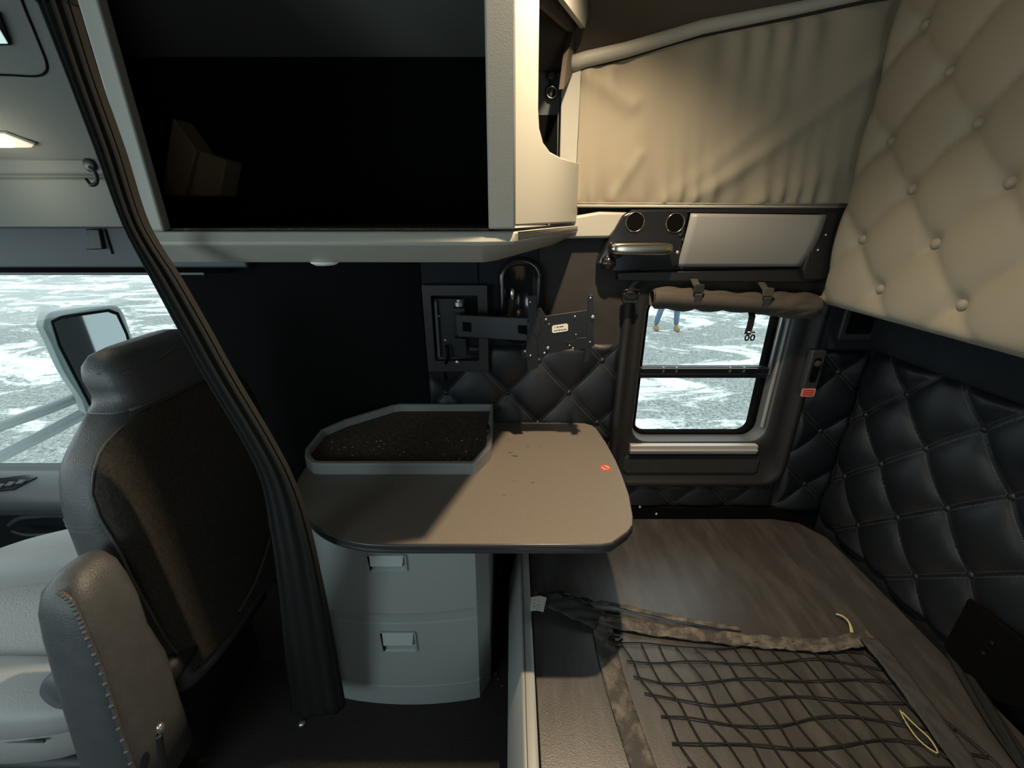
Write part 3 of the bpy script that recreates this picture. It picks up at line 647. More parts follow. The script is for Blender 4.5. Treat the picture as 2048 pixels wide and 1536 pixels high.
# ================================================================== UPPER BUNK
ub = thing('upper_bunk', (0.99, 0.4, 1.25), 'folded up upper bunk with beige button tufted underside', 'bunk')
bm, nodes = tufted((0.995, 0, 0), (0, 1, 0), (0, 0, 1), (-1, 0, 0), (-0.75, 1.345), (1.246, 2.12), 1.030, 1.443, 0.220, 0.243, 0.034, 0.72, edge=0.03)
pd = obj('padded_underside', bm, tuftb_m, ub, smooth=True)
for q, n in nodes: 
    if q.y > -0.3: obj('button', dome(q + n*0.004, n, 0.0135, 0.012, 16), tuftb_m, pd, smooth=True)
obj('bunk_frame', box((0.996, -0.75, 1.247), (1.06, 1.345, 2.12)), dark_m, ub, bevel=0.008)
obj('hinge_pin', tube([(0.985, 1.345, 1.262), (0.985, 1.40, 1.262)], 0.007, 10), brass_m, ub, smooth=True)

# ---- fittings on the side wall right of the window
swp = thing('latch_plate', PY(1625, 780, 1.37), 'narrow grey latch plate with a slot and knob beside the window', 'latch')
a, b_ = PY(1640, 712, 1.37), PY(1616, 776, 1.37)
def tiltr(cx, cz, w_, h_, ang, Y, r=0.006, n=4):
    pts = []
    for x, z in rrect(-w_/2, w_/2, -h_/2, h_/2, r, n):
        pts.append((cx + x*math.cos(ang) - z*math.sin(ang), Y, cz + x*math.sin(ang) + z*math.cos(ang)))
    return pts
c0 = PY(1629, 745, 1.362); AN = 0.0
obj('plate', loft([tiltr(c0.x, c0.z, 0.048, 0.155, AN, 1.385), tiltr(c0.x, c0.z, 0.048, 0.155, AN, 1.362)]), latch_m, swp, bevel=0.003)
sl_ = obj('slot', loft([tiltr(c0.x, c0.z+0.008, 0.026, 0.09, AN, 1.362, 0.012), tiltr(c0.x, c0.z+0.008, 0.026, 0.09, AN, 1.3605, 0.012)]), void_m, swp)
obj('knob', dome((c0.x+0.001, 1.361, c0.z+0.032), (0, -1, 0), 0.0125, 0.012, 18), greywall_m, sl_, smooth=True)
c1 = PY(1616, 785, 1.362)
obj('warning_sticker', loft([tiltr(c1.x, c1.z, 0.048, 0.030, 0, 1.362, 0.005), tiltr(c1.x, c1.z, 0.048, 0.030, 0, 1.3605, 0.005)]), pink_m, swp)['label'] = 'pale red warning sticker with red text lines'
for k in range(3): obj('sticker_line', box((c1.x-0.019, 1.3597, c1.z-0.0105+k*0.008), (c1.x+0.019, 1.3606, c1.z-0.0055+k*0.008)), red_m, swp)
pk = [PY(u, v, 1.378) for u, v in ((1672, 672), (1686, 622), (1765, 640), (1748, 690))]
wp = thing('wall_pocket', pk[0], 'square black recessed pocket in the side wall under the upper bunk', 'pocket')
c2 = PY(1712, 660, 1.378)
obj('surround', loft([tiltr(c2.x, c2.z+0.03, 0.115, 0.13, 0, 1.385, 0.01), tiltr(c2.x, c2.z+0.03, 0.11, 0.125, 0, 1.372, 0.01)]), latch_m, wp, bevel=0.003)
obj('opening', loft([tiltr(c2.x+0.004, c2.z+0.038, 0.085, 0.10, 0, 1.373, 0.006), tiltr(c2.x+0.004, c2.z+0.038, 0.085, 0.10, 0, 1.3712, 0.006)]), void_m, wp)

# ================================================================== TV MOUNT
tv = thing('tv_wall_mount', (-0.1, 1.38, 1.0), 'black swivel television bracket with arm on the side wall above the desk', 'tv bracket')
TY = 1.365
o_ = rrY(-0.290, -0.079, 1.004, 1.300, 0.004, TY, 2); i_ = rrY(-0.262, -0.112, 1.045, 1.265, 0.004, TY, 2)
bm = loft([[(x, W, z) for x, y, z in o_], o_, i_, [(x, W-0.006, z) for x, y, z in i_]], False, True)
obj('back_box', bm, blackp_m, tv, bevel=0.002)
obj('bracket_plate', box((-0.255, TY+0.01, 1.055), (-0.155, TY+0.016, 1.255)), steel_m, tv, bevel=0.002)
obj('bracket_plate', box((-0.252, TY-0.004, 1.06), (-0.244, TY+0.014, 1.25)), head_m, tv, bevel=0.001)
for u, v, s in ((877, 632, 0.005), (891, 680, 0.005), (896, 700, 0.006), (914, 724, 0.007)): obj('bolt', dome(PY(u, v, TY+0.009 if v < 715 else TY), (0, -1, 0), s, 0.004, 12), screw_m, tv, smooth=True)
hp_ = PY(920, 650, 1.32)
obj('hinge_pin', tube([(hp_.x, 1.325, hp_.z-0.055), (hp_.x, 1.325, hp_.z+0.062)], 0.012, 14), steel_m, tv, smooth=True)
obj('hinge_nut', lathe((hp_.x, 1.325, hp_.z+0.06), (0, 0, 1), [(0.014, 0), (0.014, 0.012), (0.008, 0.014), (0.008, 0.02)], 8), screw_m, tv)
obj('hinge_bracket', box((hp_.x-0.02, 1.312, hp_.z+0.042), (hp_.x+0.018, TY+0.012, hp_.z+0.056)), steel_m, tv, bevel=0.002)
obj('hinge_bracket', box((hp_.x-0.02, 1.312, hp_.z-0.056), (hp_.x+0.018, TY+0.012, hp_.z-0.042)), steel_m, tv, bevel=0.002)
a0, a1 = PY(912, 652, 1.31), PY(1062, 660, 1.225)
dd = (a1-a0); dd.z = 0; nn = Vector((dd.y, -dd.x, 0)).normalized()
hh = 0.036
bm = prism([a0 + Vector((0, 0, hh)), a1 + Vector((0, 0, hh+0.0)), a1 + Vector((0, 0, -hh)), a0 + Vector((0, 0, -hh))], -nn*0.022)
arm = obj('arm', bm, steel_m, tv, bevel=0.003)
q = a0.lerp(a1, 0.155) + nn*0.001; obj('arm_slot', prism([q + dd*0.06 + Vector((0, 0, 0.014)), q - dd*0.06 + Vector((0, 0, 0.014)), q - dd*0.06 - Vector((0, 0, 0.016)), q + dd*0.06 - Vector((0, 0, 0.016))], -nn*0.002), void_m, arm)
q = a0.lerp(a1, 0.92) + nn*0.001; obj('arm_slot', prism([q + dd*0.08 + Vector((0, 0, 0.014)), q - dd*0.09 + Vector((0, 0, 0.012)), q - dd*0.08 - Vector((0, 0, 0.012)), q + dd*0.08 - Vector((0, 0, 0.016))], -nn*0.002), void_m, arm)
obj('swivel_block', box((a1.x-0.012, 1.20, a1.z-0.03), (a1.x+0.03, 1.245, a1.z+0.03)), steel_m, tv, bevel=0.003)
obj('cable', tube(smooth_path([PY(1065, 675, 1.24), PY(1040, 685, 1.24), PY(1015, 680, 1.28), PY(1000, 672, 1.30)], 5), 0.004), void_m, tv, smooth=True)
obj('cable', tube(smooth_path([PY(893, 690, 1.36), PY(897, 712, 1.35), PY(889, 735, 1.38), PY(893, 760, 1.385)], 5), 0.006), void_m, tv, smooth=True)
VY = 1.195
def VP(u, v, off=0): return PY(u, v, VY - (u-1120)*0.00012 - off)
pts = [VP(*q) for q in ((1072, 616), (1082, 616), (1092, 632), (1175, 620), (1178, 700), (1160, 702), (1148, 697), (1075, 712))]
obj('screen_plate', prism(pts, (0, 0.004, 0)), steel_m, tv, bevel=0.001)
b1 = obj('side_bar', prism([VP(*q, off=0.003) for q in ((1055, 592), (1073, 590), (1076, 735), (1056, 744), (1052, 700), (1058, 640))], (0, 0.010, 0)), steel_m, tv, bevel=0.001)
b2 = obj('side_bar', prism([VP(*q, off=0.003) for q in ((1177, 591), (1187, 589), (1187, 680), (1179, 722), (1167, 727), (1175, 640))], (0, 0.010, 0)), steel_m, tv, bevel=0.001)
obj('tab', prism([VP(*q, off=0.003) for q in ((1176, 630), (1192, 626), (1192, 640), (1178, 642))], (0, 0.006, 0)), steel_m, tv)
obj('tab', prism([VP(*q, off=0.003) for q in ((1132, 684), (1150, 682), (1150, 677), (1189, 673), (1189, 692), (1150, 702))], (0, 0.006, 0)), steel_m, tv, bevel=0.001)
obj('tab', prism([VP(*q, off=0.003) for q in ((1042, 700), (1056, 697), (1058, 714), (1044, 716))], (0, 0.006, 0)), steel_m, tv)
obj('plate_hole', prism([VP(*q, off=0.0045) for q in ((1066, 665), (1069, 640), (1079, 634), (1081, 660), (1074, 675))], (0, 0.0015, 0)), dark_m, tv)
for u, v, s in ((1186, 634, 0.0055), (1181, 596, 0.003), (1061, 604, 0.003), (1061, 711, 0.003), (1092, 639, 0.0035), (1150, 633, 0.003), (1098, 648, 0.002), (1096, 696, 0.005), (1089, 706, 0.0035), (1050, 703, 0.0035), (1152, 669, 0.002), (1139, 691, 0.0025), (1146, 696, 0.0025), (1180, 684, 0.0025)):
    obj('screw', dome(VP(u, v, 0.0035 if 1075 < u < 1170 else 0.0065) , (0, -1, 0), s, 0.002, 10), screw_m, tv, smooth=True)
lb = [VP(u, v, 0.0006) for u, v in ((1104, 654), (1106, 651), (1133, 647), (1136, 649), (1136, 660), (1134, 662), (1107, 666), (1104, 664))]
lbo = obj('label_sticker', prism(lb, (0, -0.001, 0)), white_m, tv); lbo['label'] = 'small white sticker with two lines of tiny print'
pr = bmesh.new()
for v0, segs in ((653.4, ((1109, 1110.5), (1113, 1118), (1119, 1127))), (660.0, ((1108, 1111), (1112, 1115), (1116.5, 1121), (1122, 1126), (1127, 1133)))):
    for a_, b_ in segs:
        k = -(1/7.5)
        prism([VP(a_, v0-1 + (a_-1120)*k, 0.0018), VP(b_, v0-1 + (b_-1120)*k, 0.0018), VP(b_, v0+1 + (b_-1120)*k, 0.0018), VP(a_, v0+1 + (a_-1120)*k, 0.0018)], (0, -0.0002, 0), pr)
obj('label_print', pr, ink_m, lbo)
# oval black recess behind the arm
ov = thing('oval_vent', (0.03, 1.38, 1.17), 'glossy black arched recess on the wall between bracket and console', 'recess')
def arch(x0, x1, z0, z1, Y, r=0.02):
    pts = []; R_ = (x1-x0)/2*0.92
    for cx, cz, a0, rr in ((x1-R_, z1-R_, 0, R_), (x0+R_, z1-R_, 90, R_), (x0+r, z0+r, 180, r), (x1-r, z0+r, 270, r)):
        for k in range(9):
            a = math.radians(a0+90*k/8); pts.append((cx+rr*math.cos(a), Y, cz+rr*math.sin(a)))
    return pts
Ls = [arch(-0.045, 0.102, 1.155, 1.385, W-0.006), arch(-0.040, 0.097, 1.160, 1.380, W-0.030), arch(-0.030, 0.086, 1.168, 1.370, W-0.034), arch(-0.022, 0.078, 1.176, 1.362, W-0.028), arch(-0.014, 0.070, 1.184, 1.354, W-0.010)]
obj('surround', loft(Ls, False, True), gloss_m, ov, smooth=True)
obj('latch', selli(PY(1025, 588, 1.385), (0.008, 0.010, 0.020), 2.2, 14, 8), screw_m, ov, smooth=True)

# ================================================================== DESK AND DRAWERS
tb = thing('desk', (-0.15, 1.05, 0.77), 'brown grey laminate fold-out desk with rounded left side', 'desk')
top = smooth_path([(-0.626, 1.10, 0), (-0.617, 1.02, 0), (-0.592, 0.955, 0), (-0.556, 0.90, 0), (-0.493, 0.836, 0), (-0.426, 0.793, 0), (-0.345, 0.768, 0), (-0.27, 0.763, 0)], 4) + \
      [Vector(q) for q in ((0.0, 0.763, 0), (0.205, 0.763, 0), (0.232, 0.768, 0), (0.278, 0.805, 0), (0.297, 0.830, 0), (0.306, 0.862, 0), (0.319, 0.95, 0), (0.323, 1.04, 0), (0.323, 1.13, 0), (0.316, 1.24, 0), (0.303, 1.335, 0), (0.292, 1.362, 0), (0.265, 1.380, 0), (0.22, 1.384, 0), (0.0, 1.386, 0), (-0.30, 1.386, 0), (-0.60, 1.386, 0), (-0.626, 1.36, 0))]
top = [Vector((q.x, q.y, 0)) for q in top]
def inset(P, d):
    n = len(P); out = []; ce = Vector((-0.15, 1.07, 0))
    for i, q in enumerate(P):
        t = (P[(i+1) % n]-P[i-1]).normalized(); out.append(q + Vector((-t.y, t.x, 0))*d)
    return out
def Z(P, z): return [Vector((q.x, q.y, z)) for q in P]
i1 = inset(top, 0.003)
obj('desk_top', loft([Z(inset(top, 0.004), 0.792), Z(inset(top, 0.003), 0.8)]), table_m, tb)
obj('edge_band', loft([Z(inset(top, 0.010), 0.768), Z(inset(top, 0.002), 0.772), Z(top, 0.778), Z(inset(top, 0.003), 0.781), Z(inset(top, 0.003), 0.783), Z(top, 0.786), Z(top, 0.796), Z(inset(top, 0.0025), 0.7995), Z(inset(top, 0.0045), 0.7990), Z(inset(top, 0.0045), 0.794)], True, False), edge_m, tb, smooth=True)
c = PZ(1211, 935, 0.8015)
obj('round_sticker', lathe(c, (0, 0, 1), [(0.0155, -0.0012), (0.0155, 0.0)], 28), pink_m, tb)['label'] = 'round red and white prohibition sticker'
obj('sticker_ring', lathe(c, (0, 0, 1), [(0.0150, 0.0001), (0.0150, 0.0004), (0.0120, 0.0004), (0.0120, 0.0001)], 28, caps=(False, False)), red_m, tb)
obj('sticker_bar', prism([c + Vector((x, y, 0.0002)) for x, y in ((-0.0105, 0.008), (-0.008, 0.0105), (0.0105, -0.008), (0.008, -0.0105))], (0, 0, 0.0003)), red_m, tb)
for x, y, a in ((-0.003, 0.003, 0.006), (0.002, -0.003, 0.005)): obj('sticker_mark', lathe(c + Vector((x, y, 0.0001)), (0, 0, 1), [(a*0.8, 0), (a*0.8, 0.0002)], 12), ink_m, tb)
# scuffs on the desk (dark worn marks)
wear = bmesh.new()
for u, v, s in ((1030, 912, 0.012), (1055, 893, 0.006), (1080, 893, 0.004), (1065, 965, 0.006), (1028, 963, 0.004), (1008, 990, 0.005), (1020, 905, 0.007), (1018, 880, 0.004)):
    q = PZ(u, v, 0.8002); pts = [q + Vector((s*(0.6+0.5*random.random())*math.cos(t), s*0.45*(0.5+0.6*random.random())*math.sin(t), 0)) for t in [2*PI*k/9 for k in range(9)]]
    prism(pts, (0, 0, 0.0003), wear)
obj('scuff_marks', wear, mat('scuff', (0.075, 0.062, 0.05), 0.7), tb)
# raised tray on the desk
tr = thing('desk_tray', (-0.35, 1.2, 0.80), 'grey rimmed tray with dusty brown mat standing on the desk', 'tray')
tp = [Vector(q) for q in ((-0.632, 1.12, 0), (-0.618, 1.085, 0), (-0.585, 1.052, 0), (-0.56, 1.047, 0), (-0.12, 1.047, 0), (-0.105, 1.053, 0), (-0.068, 1.125, 0), (-0.064, 1.15, 0), (-0.068, 1.382, 0), (-0.40, 1.384, 0), (-0.43, 1.375, 0), (-0.57, 1.28, 0), (-0.625, 1.22, 0))]
def tz(P, b_, k): return [Vector((q.x, q.y, b_ + (q.y-1.047)*k)) for q in P]
obj('rim', loft([tz(tp, 0.8005, 0.0), tz(tp, 0.832, 0.125), tz(inset(tp, 0.003), 0.836, 0.125), tz(inset(tp, 0.013), 0.836, 0.125), tz(inset(tp, 0.016), 0.832, 0.125), tz(inset(tp, 0.017), 0.812, 0.10)], True, False), rim_m, tr, smooth=False)
obj('mat', loft([tz(inset(tp, 0.0165), 0.806, 0.10), tz(inset(tp, 0.0165), 0.818, 0.11)]), mat_m, tr)
obj('latch', selli((-0.078, 1.20, 0.868), (0.007, 0.022, 0.014), 2.5, 12, 8), steel_m, tr, smooth=True)
db = bmesh.new()
for k in range(46):
    x, y = random.uniform(-0.58, -0.10), random.uniform(1.07, 1.20)
    s = random.uniform(0.0008, 0.0022); z = 0.8185+(y-1.047)*0.11; box((x-s*1.6, y-s, z), (x+s*1.6, y+s, z+s), db)
tag(obj('crumbs', db, mat('pale_crumbs', (0.30, 0.26, 0.18), 0.9)), 'pale crumbs scattered on the brown tray mat', 'crumbs', kind='stuff')
fb = bmesh.new()
for u, v, l_ in ((990, 1348, 0.010), (996, 1358, 0.006), (1004, 1372, 0.007), (985, 1340, 0.004)):
    q = PZ(u, v, 0.001); box((q.x-l_*0.5, q.y-l_*0.35, q.z), (q.x+l_*0.5, q.y+l_*0.35, q.z+0.003), fb)
tag(obj('floor_crumbs', fb, box_m), 'small brown scraps on the floor beside the bed rail', 'crumbs', kind='stuff')
# drawer unit
du = thing('drawer_unit', (-0.34, 1.1, 0), 'grey two drawer cabinet with bowed front under the desk', 'drawer cabinet')
def front(z, ins=0.0, grow=0.0):
    xl, xr = -0.60 + 0.03*(1-z/0.76), -0.108 + 0.006*z
    pts = []
    for k in range(13):
        t = k/12; x = xl + (xr-xl)*t; y = 0.925 - 0.022*math.sin(PI*t)**0.8
        pts.append(Vector((x, y + ins, z)))
    pts.append(Vector((xr + 0.034 - ins*0.5, 0.985 + ins*0.5, z)))
    pts.append(Vector((xr + 0.034 - ins*0.5, 1.36, z))); pts.append(Vector((xl + ins, 1.36, z)))
    return pts
def zf(v): return PY(800, v, 0.905).z
ZB = [0.0, zf(1372), zf(1245), zf(1230), 0.765]
obj('plinth', loft([front(0.0, 0.0), front(ZB[1]-0.002, 0.0), front(ZB[1], 0.003)]), drawer_m, du)
obj('carcass', loft([front(0.002, 0.006), front(0.766, 0.006)]), doorarm_m, du)
def drawer(z0, z1, hu, hv0, hv1):
    d = obj('drawer', loft([front(z0, 0.003), front(z0+0.003, 0.0), front(z1-0.004, 0.0), front(z1, 0.004)]), drawer_m, du)
    a, b_ = PY(hu[0], hv0, 0.903), PY(hu[1], hv1, 0.903)
    x0, x1, z0_, z1_ = a.x, b_.x, b_.z, a.z
    h = bmesh.new(); loft([rrY(x0, x1, z0_, z1_, 0.006, 0.906, 3), rrY(x0, x1, z0_, z1_, 0.006, 0.8975, 3), rrY(x0+0.004, x1-0.004, z0_+0.004, z1_-0.002, 0.004, 0.8965, 3), rrY(x0+0.008, x1-0.008, z0_+0.010, z1_-0.003, 0.004, 0.9025, 3)], True, True, h)
    hd_ = obj('handle', h, drawer_m, d)
    zz = z1_-(z1_-z0_)*0.52
    obj('handle_lip', prism([(x0+0.010, 0.8965, z1_-0.001), (x1-0.006, 0.8965, z1_-0.001), (x1-0.010, 0.889, zz), (x0+0.012, 0.889, zz)], (0, 0.003, 0)), handle_m, hd_, bevel=0.001)
    obj('handle_recess_shade', prism([(x0+0.004, 0.8955, z1_-0.002), (x0+0.010, 0.8955, z1_-0.004), (x0+0.013, 0.8955, z0_+0.016), (x0+0.008, 0.8955, z0_+0.006)], (0, 0.003, 0)), void_m, hd_)  # both dark strips paint the shade of the handle recess
    obj('handle_recess_shade', prism([(x0+0.012, 0.8965, zz+0.002), (x1-0.010, 0.8965, zz+0.002), (x1-0.010, 0.8965, zz-0.006), (x0+0.014, 0.8965, zz-0.008)], (0, 0.003, 0)), frame_m, hd_)
    return d
drawer(ZB[1]+0.003, ZB[2]-0.001, (758, 836), 1262, 1302)
drawer(ZB[3]+0.004, 0.764, (732, 816), 1108, 1142)
obj('divider', loft([front(ZB[2]+0.001, 0.003), front(ZB[2]+0.003, -0.001), front(ZB[3]-0.001, -0.003), front(ZB[3]+0.002, 0.003)]), drawer_m, du)

# ================================================================== BED PLATFORM
bd_ = thing('bed_platform', (0.6, 0.4, 0), 'black scratched lower bunk base with aluminium edge rail', 'bed')
bt = [(0.064, -0.7, 0.34), (0.064, 1.388, 0.34), (1.06, 1.388, 0.34), (1.15, 1.365, 0.34), (1.208, 1.28, 0.34), (1.212, 1.1, 0.34), (1.212, -0.7, 0.34)]
obj('board', prism(bt, (0, 0, 0.02)), board_m, bd_, bevel=0.002)
obj('base', box((0.03, -0.7, 0.0), (1.215, 1.395, 0.339)), void_m, bd_)
rp = [(0.060, 0.340), (0.060, 0.378), (0.052, 0.381), (0.028, 0.381), (0.024, 0.377), (-0.012, 0.20), (-0.004, 0.198), (0.030, 0.340)]
obj('edge_rail', prism([(x, -0.7, z) for x, z in rp], (0, 1.92, 0)), alu_m, bd_, bevel=0.0015)
obj('rail_groove', box((0.0335, -0.7, 0.3805), (0.0352, 1.21, 0.3822)), frame_m, bd_)
obj('side_panel', box((-0.002, -0.7, 0.0), (0.028, 1.38, 0.197)), blackp_m, bd_)
obj('back_gap_shade', box((0.07, 1.389, 0.30), (1.24, 1.402, 0.412)), void_m, bd_)  # solid black strip paints the shade of the gap behind the board
for u, v in ((1280, 1014), (1313, 1028)): obj('screw', dome(PY(u, v, 1.389), (0, -1, 0), 0.006, 0.004, 10), screw_m, bd_, smooth=True)
obj('screw', dome(PY(999, 1147, 1.408), (0, -1, 0), 0.005, 0.003, 10), screw_m, bd_, smooth=True)
# black cover plate low on the rear wall
cp = thing('cover_plate', (1.2, 0.8, 0.4), 'black plastic cover low on the rear padded wall at the bed edge', 'cover')
pts = [Vector((p_.x, p_.y, max(p_.z, 0.364))) for p_ in (PX(u, v, 1.202) for u, v in ((1935, 1196), (2070, 1300), (2090, 1440), (1960, 1400), (1885, 1292)))]
obj('plate', prism(pts, (0.012, 0, 0)), void_m, cp, bevel=0.004)
for u, v in ((1968, 1305), (1985, 1285)): obj('screw', dome(PX(u, v, 1.204), (-1, 0, 0), 0.006, 0.003, 12), gloss_m, cp, smooth=True)
# restraint net
ZN = 0.363
nt_ = thing('bunk_net', (0.55, 0.75, 0.36), 'black bunk restraint net with webbing borders lying on the bed platform', 'net')
def NP(u, v, dz=0): return PZ(u, v, ZN+dz)
bm = ribbon(smooth_path([NP(1165, 1212, .006), NP(1210, 1240, .004), NP(1290, 1258, .004), NP(1400, 1272, .003), NP(1500, 1283, .003), NP(1580, 1289, .003), NP(1640, 1292, .006), NP(1700, 1284, .010), NP(1745, 1276, .008)], 8), 0.040, (0, 0, 1), 0.0025, 0.003, seed=1)
obj('top_webbing', bm, web_m, nt_, smooth=True)
bm = ribbon(smooth_path([NP(1180, 1205, .012), NP(1230, 1212, .010), NP(1300, 1228, .008), NP(1390, 1246, .006), NP(1480, 1260, .006)], 6), 0.014, (0, 0, 1), 0.004, 0.002, seed=4)
obj('webbing_fold', bm, web_m, nt_, smooth=True)
bm = ribbon(smooth_path([NP(1200, 1228, .002), NP(1212, 1290), NP(1235, 1380), NP(1285, 1530), NP(1335, 1660), NP(1400, 1800)], 8), 0.058, (0, 0, 1), 0.0025, 0.0012, seed=2)
obj('left_webbing', bm, web_m, nt_, smooth=True)
bm = ribbon(smooth_path([NP(1738, 1278, .02), NP(1790, 1340, .02), NP(1850, 1420, .012), NP(1930, 1530, .006), NP(2010, 1640, .004)], 8), 0.055, (0, 0, 1), 0.0025, 0.0015, seed=3)
obj('right_webbing', bm, webd_m, nt_, smooth=True)
bm = ribbon(smooth_path([NP(1078, 1196, .022), NP(1110, 1205, .020), NP(1150, 1222, .012), NP(1195, 1245, .006)], 6), [0.045+0.02*math.sin(k*0.16) for k in range(19)], (0, 0, 1), 0.003, 0.004, seed=7)
obj('corner_strap', bm, webd_m, nt_, smooth=True)
bm = ribbon(smooth_path([NP(1070, 1190, .024), NP(1090, 1189, .020), NP(1130, 1192, .012), NP(1180, 1208, .010)], 6), 0.020, (0, 0, 1), 0.003, 0.004, seed=9)
obj('corner_strap', bm, webd_m, nt_, smooth=True)
lb_ = [NP(u, v, 0.042) for u, v in ((1062, 1195), (1080, 1192), (1093, 1196), (1087, 1224), (1075, 1221), (1060, 1222))]
lo_ = obj('care_label', prism(lb_, (0, 0, 0.0015)), white_m, nt_); lo_['label'] = 'white fabric care label'
for k in range(7):
    q = NP(1068 + (k % 3)*5, 1200 + (k*17 % 19), 0.0437); obj('label_print', box((q.x-0.003, q.y-0.0006, q.z), (q.x+0.003, q.y+0.0006, q.z+0.0003)), ink_m, lo_)
cords = bmesh.new()
def wob(p, s, amp=0.006): return Vector((p.x + amp*math.sin(s*1.7+p.x*40), p.y + amp*math.cos(s*2.1+p.y*38), p.z))
O = NP(1240, 1284); dA = (NP(1650, 1300)-O)/11.0; dB = (NP(1400, 1545)-O)/6.3
def node(i, j):
    p = O + dA*i + dB*j
    return Vector((p.x + 0.006*math.sin(i*1.3+j*2.1), p.y + 0.007*math.sin(i*0.9-j*1.4) - 0.012*math.sin(i*0.45+0.5), ZN + 0.0025 + 0.0015*(1+math.sin(i*2+j*1.3))))
for i in range(0, 14):
    p_ = [node(i, j) for j in range(0, 11)]
    if i > 10: p_ = [q + Vector((0, 0, 0.004)) for q in p_]
    tube(smooth_path(p_, 4), 0.0019, 5, cords)
for j in range(0, 11):
    tube(smooth_path([node(i-0.35*(i == 0), j) + Vector((0, 0.006*math.sin(i*PI), 0)) for i in range(0, 14)], 5), 0.0022, 5, cords)
obj('net_cords', cords, cord_m, nt_, smooth=True)
bm = tube(smooth_path([NP(1240, 1274, .01), NP(1222, 1274, .01), NP(1218, 1280, .01), NP(1235, 1284, .01), NP(1245, 1278, .01)], 5), 0.003, 6); obj('cord_loop', bm, cord_m, nt_, smooth=True)
# yellow cords
yc = bmesh.new(); tube(smooth_path([NP(1672, 1228, .006), NP(1682, 1231, .012), NP(1695, 1240, .016), NP(1703, 1255, .016), NP(1706, 1268, .012)], 5), 0.0022, 6, yc)
tube(smooth_path([NP(1684, 1231, .010), NP(1697, 1244, .014), NP(1701, 1258, .016), NP(1702, 1268, .012)], 5), 0.0022, 6, yc)
tag(obj('yellow_cord', yc, yellow_m, smooth=True), 'short thick yellow cord loop curling up beside the net corner', 'cord')
yc = tube(smooth_path([NP(1800, 1420, .01), NP(1812, 1445, .01), NP(1840, 1482, .01), NP(1875, 1506, .01), NP(1860, 1478, .01), NP(1830, 1450, .01), NP(1804, 1424, .01)], 5), 0.0015, 6)
tag(obj('yellow_cord', yc, yellow_m, smooth=True), 'thin yellow cord loop lying under the right strap of the net', 'cord')
# black cloth bunched at the lower right of the bed
def cloth(i, j):
    a = NP(1885 + 45*i, 1300 + 25*i + 60*j); b_ = NP(2060 + 40*i, 1570)
    p = a.lerp(b_, j); return Vector((p.x, p.y, ZN + 0.008 + 0.020*abs(math.sin(i*7+j*3))*math.sin(PI*i)*math.sin(PI*min(1, j+.05))))
tag(obj('black_cloth', grid(cloth, 30, 30), curtain_m, smooth=True, solid=0.004), 'crumpled black cloth on the bed platform by the rear wall', 'cloth')

# ================================================================== CURTAIN
rows = [(-120, -5, 75), (0, 52, 120), (150, 118, 172), (300, 180, 230), (450, 240, 283), (560, 296, 352), (656, 347, 408), (760, 404, 466), (870, 470, 532), (956, 512, 578), (1050, 530, 612), (1150, 545, 636), (1244, 556, 656), (1330, 565, 672), (1420, 578, 688)]
cu_ = []
for v, l, r in rows:
    cyy = interp([(-200, 0.655), (450, 0.69), (800, 0.71), (1100, 0.72), (1420, 0.80)], v); a, b_ = PY(l, v, cyy), PY(r, v, cyy); cu_.append((a.z, a.x, b_.x))
cu_ = [Vector((2.285, cu_[0][1], cu_[0][2]))] + [Vector(q) for q in cu_]
cyt = sorted((q.x, interp([(-200, 0.68), (450, 0.70), (800, 0.72), (1100, 0.73), (1420, 0.81)], rr[0])) for q, rr in zip(cu_[1:], rows))
def cy_at(z): return interp(cyt, z)
cpath = smooth_path(cu_, 5)
loops = []
for k, q in enumerate(cpath):
    z, l, r = q; n = 64; lp = []
    cx, hw = (l+r)/2, (r-l)/2
    for m_ in range(n):
        a = 2*PI*m_/n; fold = 1 + 0.10*math.sin(9*a + 0.05*k) + 0.06*math.sin(5*a+1.3+0.04*k)
        lp.append((cx + hw*math.cos(a)*(0.97+0.03*math.sin(9*a)), cy_at(z) + (0.012 if z > 1.0 else 0.012 + 0.02*(1-z))*math.sin(a)*fold + 0.004*math.sin(11*a), max(z, 0.012)))
    loops.append(lp)
tag(obj('curtain', loft(loops), curtain_m, smooth=True), 'black gathered privacy curtain hanging between the seat and the desk', 'curtain')
tag(obj('floor_fastener', dome(PZ(604, 1447, 0.0), (0, 0, 1), 0.012, 0.010, 12), screw_m, smooth=True), 'small bright metal fastener on the floor below the curtain', 'fastener')

# ================================================================== PASSENGER SEAT
st = thing('passenger_seat', (-1.05, 0.88, 0.0), 'dark leather passenger seat with fabric back facing forward', 'seat')
XR = -0.80; YC = 0.945
def secpts(z, y0, y1, x0, x1, e=3.0, n=40):
    cy, hy, cx, hx = (y0+y1)/2, (y1-y0)/2, (x0+x1)/2, (x1-x0)/2; out = []
    for k in range(n):
        a = 2*PI*k/n; c_, s_ = math.cos(a), math.sin(a)
        out.append(Vector((cx + hx*math.copysign(abs(c_)**(2/e), c_), cy + hy*math.copysign(abs(s_)**(2/e), s_), z)))
    return out
YT = [(0.40, 0.675), (0.6, 0.665), (0.85, 0.662), (0.95, 0.668), (1.0, 0.680), (1.04, 0.697), (1.075, 0.722), (1.10, 0.750), (1.12, 0.776), (1.135, 0.796), (1.15, 0.803), (1.19, 0.797), (1.215, 0.805), (1.232, 0.825), (1.24, 0.86)]
def yL(z): return interp(YT, z)
def rearx(z): return interp([(0.4, -0.765), (0.9, -0.775), (1.05, -0.785), (1.12, -0.79), (1.19, -0.79), (1.215, -0.80), (1.232, -0.82), (1.24, -0.85)], z)
